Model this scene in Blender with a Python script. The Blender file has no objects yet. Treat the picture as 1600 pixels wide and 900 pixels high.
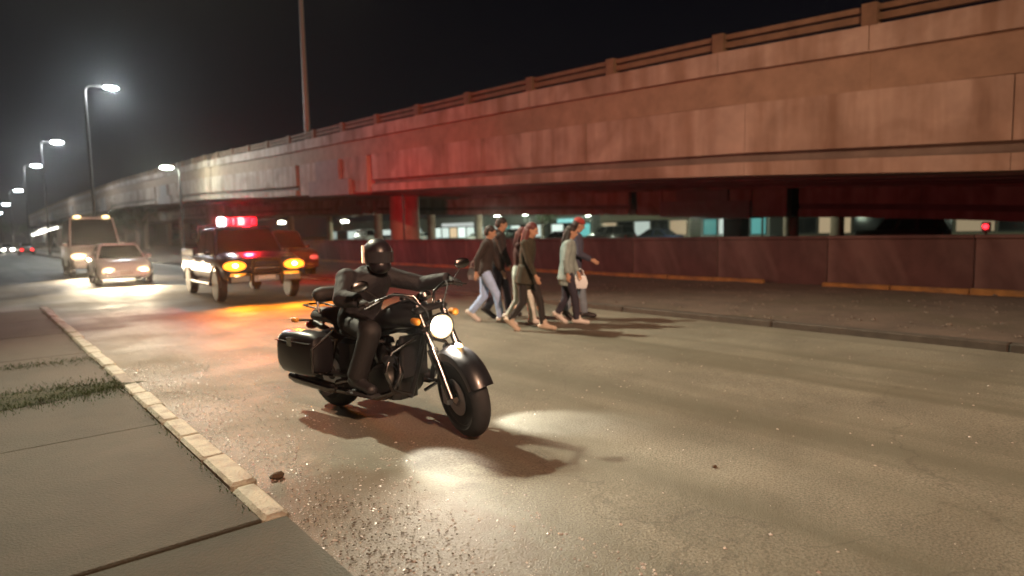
import bpy, bmesh, math, random
from mathutils import Vector, Matrix, Quaternion
PI = math.pi; R = math.radians
rnd = random.Random(7)
sc = bpy.context.scene
C = sc.collection

# ------------------------------------------------------------------ camera, sky, exposure
# world frame: +Y runs along the road, +X across it towards the overpass; the camera stands at the origin
H = 1.58
YAW = R(40.0); PITCH = math.atan(88/1000); ROLL = R(1.26)
fwd0 = Vector((math.sin(YAW), math.cos(YAW), 0)); right0 = Vector((math.cos(YAW), -math.sin(YAW), 0))
fwd = fwd0*math.cos(PITCH) + Vector((0, 0, -math.sin(PITCH)))
up0 = right0.cross(fwd)
rgt = right0*math.cos(ROLL) - up0*math.sin(ROLL); upv = rgt.cross(fwd)
cd = bpy.data.cameras.new('camera'); cam = bpy.data.objects.new('camera', cd); C.objects.link(cam)
cam.matrix_world = Matrix(((rgt.x, upv.x, -fwd.x, 0), (rgt.y, upv.y, -fwd.y, 0), (rgt.z, upv.z, -fwd.z, H), (0, 0, 0, 1)))
cd.sensor_width = 36; cd.lens = 36*1000/1600; cd.clip_start = .05; cd.clip_end = 3000
sc.camera = cam
cd.dof.use_dof = True; cd.dof.focus_distance = 4.0; cd.dof.aperture_fstop = 1.1
W = bpy.data.worlds.new('World'); sc.world = W; W.use_nodes = True
wn = W.node_tree; bg = wn.nodes['Background']
tc = wn.nodes.new('ShaderNodeTexCoord'); sx = wn.nodes.new('ShaderNodeSeparateXYZ'); cr = wn.nodes.new('ShaderNodeValToRGB')
wn.links.new(tc.outputs['Generated'], sx.inputs[0]); wn.links.new(sx.outputs['Z'], cr.inputs[0]); wn.links.new(cr.outputs[0], bg.inputs[0])
cr.color_ramp.elements[0].position = 0.0; cr.color_ramp.elements[0].color = (.010, .0075, .0075, 1)
cr.color_ramp.elements[1].position = .45; cr.color_ramp.elements[1].color = (.0012, .0013, .0026, 1)
e = cr.color_ramp.elements.new(.16); e.color = (.0045, .0036, .005, 1)
bg.inputs[1].default_value = 1.0
sc.view_settings.view_transform = 'Standard'; sc.view_settings.look = 'None'
sc.view_settings.exposure = 0; sc.view_settings.gamma = 1; sc.view_settings.use_curve_mapping = False
sc.cycles.use_denoising = True
sc.cycles.max_bounces = 4; sc.cycles.diffuse_bounces = 2; sc.cycles.glossy_bounces = 2
sc.cycles.transmission_bounces = 3; sc.cycles.volume_bounces = 0; sc.cycles.transparent_max_bounces = 6
sc.cycles.sample_clamp_indirect = 3; sc.cycles.caustics_reflective = False; sc.cycles.caustics_refractive = False

# ------------------------------------------------------------------ helpers: materials
MATS = {}
def mat(name, col=(.5, .5, .5), rough=.7, metal=0.0, var=0.0, vscale=4.0, bump=0.0, bscale=60.0, emit=None, es=0.0,
        stain=None, sscale=.8, samount=.5, coat=0.0, alpha=1.0, trans=0.0):
    if name in MATS: return MATS[name]
    m = bpy.data.materials.new(name); m.use_nodes = True; nt = m.node_tree; b = nt.nodes['Principled BSDF']
    b.inputs['Roughness'].default_value = rough; b.inputs['Metallic'].default_value = metal
    b.inputs['Base Color'].default_value = (*col, 1)
    b.inputs['Coat Weight'].default_value = coat; b.inputs['Transmission Weight'].default_value = trans
    if emit: b.inputs['Emission Color'].default_value = (*emit, 1); b.inputs['Emission Strength'].default_value = es
    N = nt.nodes.new; L = nt.links.new
    if var or bump or stain:
        t = N('ShaderNodeTexCoord')
        src = None
        if var:
            n = N('ShaderNodeTexNoise'); n.inputs['Scale'].default_value = vscale; n.inputs['Detail'].default_value = 8
            n.inputs['Roughness'].default_value = .65
            L(t.outputs['Object'], n.inputs['Vector'])
            r = N('ShaderNodeValToRGB'); L(n.outputs['Fac'], r.inputs[0])
            r.color_ramp.elements[0].position = .3; r.color_ramp.elements[1].position = .72
            r.color_ramp.elements[0].color = (*[c*(1-var) for c in col], 1); r.color_ramp.elements[1].color = (*[min(1, c*(1+var)) for c in col], 1)
            src = r.outputs[0]
        if stain:
            n2 = N('ShaderNodeTexNoise'); n2.inputs['Scale'].default_value = sscale; n2.inputs['Detail'].default_value = 6
            n2.inputs['Distortion'].default_value = .6
            L(t.outputs['Object'], n2.inputs['Vector'])
            r2 = N('ShaderNodeValToRGB'); L(n2.outputs['Fac'], r2.inputs[0])
            r2.color_ramp.elements[0].position = .48; r2.color_ramp.elements[1].position = .68
            r2.color_ramp.elements[0].color = (0, 0, 0, 1); r2.color_ramp.elements[1].color = (samount, samount, samount, 1)
            mx = N('ShaderNodeMix'); mx.data_type = 'RGBA'
            L(r2.outputs[0], mx.inputs[0])
            if src: L(src, mx.inputs[6])
            else: mx.inputs[6].default_value = (*col, 1)
            mx.inputs[7].default_value = (*stain, 1); src = mx.outputs[2]
        if src: L(src, b.inputs['Base Color'])
        if bump:
            n3 = N('ShaderNodeTexNoise'); n3.inputs['Scale'].default_value = bscale; n3.inputs['Detail'].default_value = 6
            L(t.outputs['Object'], n3.inputs['Vector'])
            bp = N('ShaderNodeBump'); bp.inputs['Strength'].default_value = bump; bp.inputs['Distance'].default_value = .02
            L(n3.outputs['Fac'], bp.inputs['Height']); L(bp.outputs[0], b.inputs['Normal'])
    MATS[name] = m
    return m

def road_mat():
    m = bpy.data.materials.new('worn_dusty_asphalt'); m.use_nodes = True; nt = m.node_tree; b = nt.nodes['Principled BSDF']
    N = nt.nodes.new; L = nt.links.new
    t = N('ShaderNodeTexCoord')
    def noise(scale, det, vec=None, dist=0.0):
        n = N('ShaderNodeTexNoise'); n.inputs['Scale'].default_value = scale; n.inputs['Detail'].default_value = det; n.inputs['Distortion'].default_value = dist
        L(vec or t.outputs['Object'], n.inputs['Vector']); return n.outputs['Fac']
    def ramp(src, p0, c0, p1, c1):
        r = N('ShaderNodeValToRGB'); L(src, r.inputs[0]); r.color_ramp.elements[0].position = p0; r.color_ramp.elements[1].position = p1
        r.color_ramp.elements[0].color = (*c0, 1); r.color_ramp.elements[1].color = (*c1, 1); return r.outputs[0]
    def mix(f, a, c, mode='MIX'):
        x = N('ShaderNodeMix'); x.data_type = 'RGBA'; x.blend_type = mode
        if isinstance(f, float): x.inputs[0].default_value = f
        else: L(f, x.inputs[0])
        L(a, x.inputs[6]) if not isinstance(a, tuple) else setattr(x.inputs[6], 'default_value', (*a, 1))
        L(c, x.inputs[7]) if not isinstance(c, tuple) else setattr(x.inputs[7], 'default_value', (*c, 1))
        return x.outputs[2]
    base = ramp(noise(1.3, 8), .3, (.135, .125, .098), .72, (.2, .186, .146))
    grain = ramp(noise(70, 4), .3, (.5, .5, .5), .75, (1.35, 1.35, 1.35))
    col = mix(1.0, base, grain, 'MULTIPLY')
    # tyre lanes polished darker along the road (stretched noise)
    mp = N('ShaderNodeMapping'); mp.inputs['Scale'].default_value = (1.1, .05, 1); L(t.outputs['Object'], mp.inputs[0])
    lanes = ramp(noise(1.6, 4, mp.outputs[0]), .45, (0, 0, 0), .62, (.85, .85, .85))
    col = mix(lanes, col, (.10, .095, .07))
    # small dark pits / oil spots
    v = N('ShaderNodeTexVoronoi'); v.inputs['Scale'].default_value = 1.7; v.inputs['Randomness'].default_value = 1; L(t.outputs['Object'], v.inputs['Vector'])
    spots = ramp(v.outputs['Distance'], .03, (.7, .7, .7), .06, (0, 0, 0))
    col = mix(spots, col, (.045, .038, .03))
    cr_ = N('ShaderNodeTexVoronoi'); cr_.feature = 'DISTANCE_TO_EDGE'; cr_.inputs['Scale'].default_value = .33
    wob = N('ShaderNodeVectorMath'); wob.operation = 'ADD'; nn = N('ShaderNodeTexNoise'); nn.inputs['Scale'].default_value = 1.4; nn.inputs['Detail'].default_value = 5
    L(t.outputs['Object'], nn.inputs['Vector']); L(t.outputs['Object'], wob.inputs[0]); L(nn.outputs['Color'], wob.inputs[1]); L(wob.outputs[0], cr_.inputs['Vector'])
    cracks = ramp(cr_.outputs['Distance'], .0015, (.35, .35, .35), .004, (0, 0, 0))
    col = mix(cracks, col, (.04, .034, .028))
    ds = N('ShaderNodeVectorMath'); ds.operation = 'DISTANCE'; ds.inputs[1].default_value = (1.5, 3.0, 0)
    sc_ = N('ShaderNodeMapping'); sc_.inputs['Scale'].default_value = (1.0, .5, 0); sc_.inputs['Location'].default_value = (0, 1.5, 0)
    L(t.outputs['Object'], sc_.inputs[0]); L(sc_.outputs[0], ds.inputs[0])
    n5 = noise(5, 7); ad = N('ShaderNodeMath'); ad.operation = 'MULTIPLY_ADD'; L(n5, ad.inputs[0]); ad.inputs[1].default_value = .55; L(ds.outputs['Value'], ad.inputs[2])
    col = mix(ramp(ad.outputs[0], .75, (.85, .85, .85), 1.0, (0, 0, 0)), col, (.085, .055, .03))
    L(col, b.inputs['Base Color']); b.inputs['Roughness'].default_value = .78
    rr = ramp(noise(.6, 5), .4, (.62, .62, .62), .7, (.9, .9, .9)); L(rr, b.inputs['Roughness'])
    bp = N('ShaderNodeBump'); bp.inputs['Strength'].default_value = .55; bp.inputs['Distance'].default_value = .012; L(noise(95, 5), bp.inputs['Height'])
    bp2 = N('ShaderNodeBump'); bp2.inputs['Strength'].default_value = .4; bp2.inputs['Distance'].default_value = .05; L(noise(3, 6), bp2.inputs['Height'])
    L(bp2.outputs[0], bp.inputs['Normal']); L(bp.outputs[0], b.inputs['Normal'])
    return m

concrete_old = mat('weathered_bridge_concrete', (.46, .365, .295), .85, var=.16, vscale=1.2, bump=.3, bscale=18, stain=(.2, .13, .085), sscale=.5, samount=.6)
nt_ = concrete_old.node_tree; b_ = nt_.nodes['Principled BSDF']; old_ = b_.inputs['Base Color'].links[0].from_socket
t_ = nt_.nodes.new('ShaderNodeTexCoord'); m_ = nt_.nodes.new('ShaderNodeMapping'); m_.inputs['Scale'].default_value = (1, 1.1, .12); n_ = nt_.nodes.new('ShaderNodeTexNoise')
n_.inputs['Scale'].default_value = 1.6; n_.inputs['Detail'].default_value = 7; nt_.links.new(t_.outputs['Object'], m_.inputs[0]); nt_.links.new(m_.outputs[0], n_.inputs['Vector'])
r_ = nt_.nodes.new('ShaderNodeValToRGB'); nt_.links.new(n_.outputs['Fac'], r_.inputs[0]); r_.color_ramp.elements[0].position = .42; r_.color_ramp.elements[1].position = .7
r_.color_ramp.elements[0].color = (1, 1, 1, 1); r_.color_ramp.elements[1].color = (.68, .6, .53, 1)
x_ = nt_.nodes.new('ShaderNodeMix'); x_.data_type = 'RGBA'; x_.blend_type = 'MULTIPLY'; x_.inputs[0].default_value = 1
nt_.links.new(old_, x_.inputs[6]); nt_.links.new(r_.outputs[0], x_.inputs[7]); nt_.links.new(x_.outputs[2], b_.inputs['Base Color'])
edge_concrete = mat('brown_edge_concrete', (.33, .235, .165), .85, var=.2, vscale=1.5, bump=.3, bscale=18)  # slab edge band, browner and darker than the faces around it
concrete_dark = mat('sooty_shade_concrete', (.2, .17, .14), .9, var=.3, vscale=.9, bump=.3, bscale=14)  # its dark tone also paints shade into the fascia groove
concrete_wall = mat('stained_wall_concrete', (.065, .032, .032), .85, var=.3, vscale=1.5, bump=.4, bscale=20, stain=(.24, .17, .16), sscale=.35, samount=.6)
side_mat = mat('pavement_concrete', (.046, .041, .027), .85, var=.22, vscale=2.2, bump=.5, bscale=70, stain=(.07, .055, .04), sscale=.7, samount=.7)
kerb_mat = mat('chipped_white_kerb_paint', (.36, .34, .27), .7, var=.2, vscale=9, bump=.6, bscale=60, stain=(.2, .17, .13), sscale=7, samount=.85)
kerb_grey = mat('bare_kerb_concrete', (.2, .17, .14), .8, var=.3, vscale=6, bump=.5, bscale=50)
kerb_yellow = mat('worn_yellow_kerb_paint', (.26, .14, .04), .7, var=.3, vscale=5, stain=(.13, .08, .05), sscale=2.2, samount=.8)
dirt_mat = mat('packed_median_dirt', (.085, .062, .048), .95, var=.35, vscale=1.6, bump=.8, bscale=30, stain=(.06, .05, .03), sscale=.5, samount=.7)
soil_mat = mat('damp_brown_soil', (.07, .045, .025), .95, var=.4, vscale=8, bump=.9, bscale=50)
stone_mat = mat('loose_gravel_stone', (.38, .33, .3), .28, var=.5, vscale=3.0)
grass_mat = mat('short_dull_grass', (.028, .058, .012), .8, var=.5, vscale=6)
black_rubber = mat('black_rubber', (.018, .018, .02), .75, bump=.2, bscale=60)
chrome = mat('chrome', (.62, .62, .64), .18, 1.0)
dark_chrome = mat('darkened_chrome', (.16,.15,.15), .25, 1.0)
steel = mat('brushed_steel', (.3, .3, .32), .4, 1.0)
black_paint = mat('gloss_black_paint', (.009, .009, .011), .33, coat=.15)
satin_black = mat('satin_black_metal', (.02, .02, .022), .45, .3)
engine_mat = mat('dark_engine_casting', (.05, .048, .045), .4, .8)
black_leather = mat('black_leather', (.009, .008, .009), .65, bump=.3, bscale=120)
glass_dark = mat('dark_tinted_glass', (.012, .013, .016), .08, coat=.5)
galv = mat('galvanised_pole', (.06, .055, .05), .55, .6, var=.2, vscale=6)
skin = mat('skin', (.42, .25, .17), .6)

def emis(name, col, s):
    return mat(name, tuple(.12*c for c in col), .5, emit=col, es=s)

# ------------------------------------------------------------------ helpers: meshes
class MB:
    def __init__(s): s.v = []; s.f = []
    def add(s, vs, fs, M=None):
        k = len(s.v)
        for p in vs:
            p = Vector(p)
            s.v.append(tuple(M @ p) if M else tuple(p))
        s.f += [[i+k for i in f] for f in fs]; return s
    def box(s, a, b, M=None):
        x0, y0, z0 = a; x1, y1, z1 = b
        return s.add([(x0,y0,z0),(x1,y0,z0),(x1,y1,z0),(x0,y1,z0),(x0,y0,z1),(x1,y0,z1),(x1,y1,z1),(x0,y1,z1)],
                     [[0,3,2,1],[4,5,6,7],[0,1,5,4],[1,2,6,5],[2,3,7,6],[3,0,4,7]], M)
    def chbox(s, a, b, c=.02, M=None):      # box with chamfered vertical and top edges
        x0, y0, z0 = a; x1, y1, z1 = b
        def ring(x0, y0, x1, y1, z, k):
            return [(x0+k,y0,z),(x1-k,y0,z),(x1,y0+k,z),(x1,y1-k,z),(x1-k,y1,z),(x0+k,y1,z),(x0,y1-k,z),(x0,y0+k,z)]
        V = ring(x0,y0,x1,y1,z0,c)+ring(x0,y0,x1,y1,z1-c,c)+ring(x0+c,y0+c,x1-c,y1-c,z1,c*.6)
        F = [[7-i for i in range(8)], [16+i for i in range(8)]]
        for r in (0, 8):
            for i in range(8): F.append([r+i, r+(i+1) % 8, r+8+(i+1) % 8, r+8+i])
        return s.add(V, F, M)
    def tube(s, pts, rad, n=10, caps=True, M=None):
        pts = [Vector(p) for p in pts]; m = len(pts)
        if not isinstance(rad, (list, tuple)): rad = [rad]*m
        V = []; prev = None
        for i, p in enumerate(pts):
            d = (pts[min(i+1, m-1)]-pts[max(i-1, 0)]).normalized()
            if prev is None:
                a = Vector((0,0,1)) if abs(d.z) < .9 else Vector((1,0,0))
                u = d.cross(a).normalized()
            else:
                u = (prev - d*prev.dot(d)).normalized()
            prev = u; w = d.cross(u)
            for k in range(n):
                an = 2*PI*k/n; V.append(p + (u*math.cos(an)+w*math.sin(an))*rad[i])
        F = []
        for i in range(m-1):
            for k in range(n):
                F.append([i*n+k, i*n+(k+1) % n, (i+1)*n+(k+1) % n, (i+1)*n+k])
        if caps: F.append([n-1-k for k in range(n)]); F.append([(m-1)*n+k for k in range(n)])
        return s.add(V, F, M)
    def lathe(s, prof, n=24, M=None):   # prof = [(r, h)] around local Z
        V = []; F = []; m = len(prof)
        for (r, h) in prof:
            for k in range(n):
                a = 2*PI*k/n; V.append((r*math.cos(a), r*math.sin(a), h))
        for i in range(m-1):
            for k in range(n):
                F.append([i*n+k, i*n+(k+1) % n, (i+1)*n+(k+1) % n, (i+1)*n+k])
        if prof[0][0] > 1e-5: F.append([n-1-k for k in range(n)])
        if prof[-1][0] > 1e-5: F.append([(m-1)*n+k for k in range(n)])
        return s.add(V, F, M)
    def ell(s, c, r, M=None, n=16, m=10, Q=None):
        V = []; F = []; c = Vector(c)
        for i in range(m+1):
            th = PI*i/m
            for k in range(n):
                a = 2*PI*k/n
                p = Vector((r[0]*math.sin(th)*math.cos(a), r[1]*math.sin(th)*math.sin(a), r[2]*math.cos(th)))
                if Q: p = Q @ p
                V.append(c+p)
        for i in range(m):
            for k in range(n):
                F.append([i*n+k, (i+1)*n+k, (i+1)*n+(k+1) % n, i*n+(k+1) % n])
        return s.add(V, F, M)
    def cap(s, p0, r0, p1, r1, n=12, M=None):   # tapered limb with round ends
        p0 = Vector(p0); p1 = Vector(p1); d = p1-p0; L = d.length
        if L < 1e-6: return s.ell(p0, (r0,)*3, M)
        d /= L; pts = []; rad = []
        for a in (85, 60, 30): pts.append(p0-d*r0*math.sin(R(a))); rad.append(r0*math.cos(R(a)))
        pts.append(p0); rad.append(r0); pts.append(p1); rad.append(r1)
        for a in (30, 60, 85): pts.append(p1+d*r1*math.sin(R(a))); rad.append(r1*math.cos(R(a)))
        return s.tube(pts, rad, n, True, M)
    def loft(s, rings, caps=True, M=None):
        n = len(rings[0]); V = [p for r in rings for p in r]; F = []
        for i in range(len(rings)-1):
            for k in range(n): F.append([i*n+k, i*n+(k+1) % n, (i+1)*n+(k+1) % n, (i+1)*n+k])
        if caps: F.append([n-1-k for k in range(n)]); F.append([(len(rings)-1)*n+k for k in range(n)])
        return s.add(V, F, M)
    def panel(s, q, th=.008, inset=0.0, M=None):     # q: 4 corners (ccw from outside); a thin slab standing proud of them
        q = [Vector(p) for p in q]; c = sum(q, Vector())/4
        nrm = (q[1]-q[0]).cross(q[3]-q[0]).normalized()
        q = [p + (c-p).normalized()*inset for p in q]
        o = [p+nrm*th for p in q]; b = [p-nrm*th for p in q]
        return s.add(b+o, [[3,2,1,0],[4,5,6,7],[0,1,5,4],[1,2,6,5],[2,3,7,6],[3,0,4,7]], M)
    def mesh(s, name, m=None, smooth=True, angle=38):
        me = bpy.data.meshes.new(name); me.from_pydata(s.v, [], s.f); me.update()
        if m: me.materials.append(m)
        if smooth:
            me.polygons.foreach_set('use_smooth', [True]*len(me.polygons))
            try: me.set_sharp_from_angle(angle=R(angle))
            except Exception: pass
        return me
    def build(s, name, m, parent=None, smooth=True, angle=38, bevel=0.0):
        o = bpy.data.objects.new(name, s.mesh(name, m, smooth, angle)); C.objects.link(o)
        if parent: o.parent = parent
        if bevel:
            b = o.modifiers.new('bevel', 'BEVEL'); b.width = bevel; b.segments = 2; b.limit_method = 'ANGLE'
        return o

def tag(o, label=None, cat=None, group=None, kind=None):
    if label: o['label'] = label
    if cat: o['category'] = cat
    if group: o['group'] = group
    if kind: o['kind'] = kind
    return o
def thing(name, label, cat, loc=(0,0,0), rz=0, group=None, kind=None):
    o = bpy.data.objects.new(name, None); C.objects.link(o); o.location = loc; o.rotation_euler = (0,0,rz)
    o.empty_display_size = .2
    return tag(o, label, cat, group, kind)
def inst(me, name, parent=None, loc=(0,0,0), rot=(0,0,0), scale=None):
    o = bpy.data.objects.new(name, me); C.objects.link(o); o.parent = parent; o.location = loc; o.rotation_euler = rot
    if scale: o.scale = scale
    return o
def copy_tree(o, parent=None):
    c = o.copy(); C.objects.link(c)
    if parent: c.parent = parent
    for ch in list(o.children): copy_tree(ch, c)
    return c
def light(kind, name, loc, col, power, parent=None, target=None, size=.1, spot=60, blend=.5):
    l = bpy.data.lights.new(name, kind); l.color = col; l.energy = power
    if kind in ('POINT', 'SPOT'): l.shadow_soft_size = size
    if kind == 'SPOT': l.spot_size = R(spot); l.spot_blend = blend
    o = bpy.data.objects.new(name, l); C.objects.link(o); o.location = loc; o.parent = parent
    if target is not None:
        d = (Vector(target)-Vector(loc)).normalized(); o.rotation_euler = d.to_track_quat('-Z', 'Y').to_euler()
    return o

# ------------------------------------------------------------------ the ground
g = MB().add([(-900,-300,-.02),(900,-300,-.02),(900,1500,-.02),(-900,1500,-.02)], [[0,1,2,3]])
tag(g.build('ground', dirt_mat, smooth=False), kind='structure')
RX0, RX1 = 1.20, 9.45
def grid(x0, x1, y0, y1, nx, ny, zf):
    b = MB(); V = []; F = []
    for j in range(ny+1):
        for i in range(nx+1):
            x = x0+(x1-x0)*i/nx; y = y0+(y1-y0)*j/ny; V.append((x, y, zf(x, y)))
    for j in range(ny):
        for i in range(nx):
            a = j*(nx+1)+i; F.append([a, a+1, a+nx+2, a+nx+1])
    return b.add(V, F)
from mathutils import noise as mn
def road_z(x, y):
    return .012*mn.noise(Vector((x*.9, y*.5, 0))) + .005*mn.noise(Vector((x*3, y*3, 4)))
def road_edge(x, y):
    e = min(1, max(0, (x-RX0)/.3))*min(1, max(0, (RX1-x)/.3)); return road_z(x, y)*e
tag(grid(RX0-.05, RX1+.02, -14, 45, 90, 380, road_edge).build('road', road_mat(), angle=180), kind='structure')
RM = bpy.data.materials['worn_dusty_asphalt']
tag(MB().add([(-60,45,0),(RX1+.02,45,0),(RX1+.02,600,0),(-60,600,0)], [[0,1,2,3]]).build('far_road', RM, smooth=False), kind='structure')
tag(MB().add([(-60,17.25,-.004),(RX0-.05,17.25,-.004),(RX0-.05,45,-.004),(-60,45,-.004)], [[0,1,2,3]]).build('side_street', RM, smooth=False), kind='structure')
tag(MB().add([(45,-100,.0),(60,-100,.0),(60,500,.0),(45,500,.0)], [[0,1,2,3]]).build('opposite_road', RM, smooth=False), kind='structure')
tag(MB().add([(60,-100,.004),(110,-100,.004),(110,400,.004),(60,400,.004)], [[0,1,2,3]]).build('forecourt', mat('pale_forecourt_concrete', (.16,.155,.13), .8, var=.2), smooth=False), kind='structure')
for y in range(-8, 60, 1): pass
# sidewalk: concrete slabs with open joints
sw = thing('sidewalk', None, None, kind='structure')
ys = [-6.0, -3.2, -.6, 3.28, 5.6, 7.5, 9.9, 12.3, 14.7, 17.1]
xs = [1.04, -1.25, -3.65, -6.05, -8.45, -10.85, -13.25]
slabs = 0
for i in range(len(ys)-1):
    for j in range(len(xs)-1):
        y0, y1 = ys[i]+.012, ys[i+1]-.012; x1, x0 = xs[j]-(.012 if j else 0), xs[j+1]+.012
        zz = .13 + rnd.uniform(-.007, .007)
        if i < 3 and j == 0:   # dropped kerb for a driveway
            V = [(x0,y0,.128),(x1+.12,y0,.06),(x1+.12,y1,.06),(x0,y1,.128),(x0,y0,-.01),(x1+.12,y0,-.01),(x1+.12,y1,-.01),(x0,y1,-.01)]
            if i == 2: V[2] = (x1+.12, y1, .12)
            b = MB().add(V, [[0,1,2,3],[7,6,5,4],[0,4,5,1],[1,5,6,2],[2,6,7,3],[3,7,4,0]])
        else:
            b = MB().chbox((x0, y0, -.01), (x1, y1, zz), .008)
        o = b.build('slab', side_mat, sw); slabs += 1
tag(MB().add([(-13.2,-6,.03),(1.02,-6,.03),(1.02,17.1,.03),(-13.2,17.1,.03)], [[0,1,2,3]]).build('joint_bed', soil_mat, sw, smooth=False))
# left kerb, chipped white stones
kb = thing('kerb', None, None, kind='structure')
y = 3.3; k = 0
while y < 17:
    L_ = .62 if k % 3 else .55
    white = (y < 7.2) or y > 7.9
    w = .15+rnd.uniform(-.012, .01)
    b = MB().chbox((1.052+rnd.uniform(-.006, .006), y, -.03), (1.052+w, y+L_-.014, .14+rnd.uniform(-.01, .008)), .016+rnd.random()*.008)
    b.build('kerb_stone', kerb_mat if white else kerb_grey, kb)
    y += L_; k += 1
# median strip with its kerb, then the low wall and its yellow edging
def med_z(x, y): return .10 + .035*mn.noise(Vector((x*.8, y*.8, 3)))*min(1, max(0, (x-9.7)/.5))
tag(grid(9.62, 46, -14, 75, 90, 130, med_z).build('median_strip', dirt_mat, angle=180), kind='structure')
tag(MB().box((9.62, 75, 0), (46, 300, .1)).build('median_strip', dirt_mat, smooth=False), kind='structure')
mk = thing('median_kerb', None, None, kind='structure')
me_ = MB().chbox((0, 0, -.03), (.16, 2.99, .105), .018).mesh('median_kerb_stone', mat('dark_kerb_concrete', (.05,.042,.034), .85, var=.35, vscale=5, bump=.5))  # median kerb stones, darker than the other kerbs
for i in range(30): inst(me_, 'kerb_stone', mk, (9.46+rnd.uniform(-.004, .004), -13+i*3, rnd.uniform(-.012, .004)))
wl = thing('low_wall', 'long low stained concrete wall standing in the dark beneath the near edge of the overpass', 'wall', (15.9, 0, 0))
pm = MB().chbox((0, 0, .02), (.22, 2.985, 1.24), .02).mesh('wall_panel', concrete_wall)
cm = MB().chbox((-.04, 0, 1.238), (.26, 2.99, 1.31), .015).mesh('coping', concrete_wall)
for i in range(24):
    inst(pm, 'wall_panel', wl, (0, -14+i*3, 0)); inst(cm, 'coping', wl, (0, -14+i*3, 0))
yk = thing('yellow_edging', 'low worn yellow painted edging running along the foot of the low wall', 'kerb', (15.62, 0, 0))
ym = MB().chbox((0, 0, .02), (.14, 1.48, .2), .015).mesh('edging_stone', kerb_yellow)
for i in range(36):
    yy = -14+i*1.5
    if abs(yy-6.9) < .4: continue
    inst(ym, 'edging_stone', yk, (rnd.uniform(-.012, .012), yy, rnd.uniform(-.012, .01)))
# lamp divider far up the road
tag(MB().chbox((6.1, 47, 0), (7.1, 400, .15), .03).build('divider', kerb_grey), kind='structure')

# ------------------------------------------------------------------ the overpass
ZP = [(-60,4.6),(-20,5.6),(3.3,6.5),(10.4,6.95),(18,7.3),(26,7.6),(34,7.9),(46,8.3),(62,9.0),(104,10.1),(189,11.2),(420,11.6)]
def zt(t):
    for (a, za), (b, zb) in zip(ZP, ZP[1:]):
        if t <= b: return za+(zb-za)*(t-a)/(b-a)
    return ZP[-1][1]
def slab_(b, x0, x1, t0, t1, d0, d1, zf=zt, off=0):     # block following the grade; d measured down from the rail top
    za, zb = zf(t0)+off, zf(t1)+off
    return b.add([(x0,t0,za-d1),(x1,t0,za-d1),(x1,t1,zb-d1),(x0,t1,zb-d1),(x0,t0,za-d0),(x1,t0,za-d0),(x1,t1,zb-d0),(x0,t1,zb-d0)],
                 [[0,3,2,1],[4,5,6,7],[0,1,5,4],[1,2,6,5],[2,3,7,6],[3,0,4,7]])
rail_mat = mat('weathered_rail_concrete', (.2, .13, .08), .85, var=.25, vscale=2, bump=.4, bscale=25)
def in_pier(t, w=4.6, c0=36.4, sp=36): return any(abs(t-(c0+sp*i)) < w for i in range(-2, 12))
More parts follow.
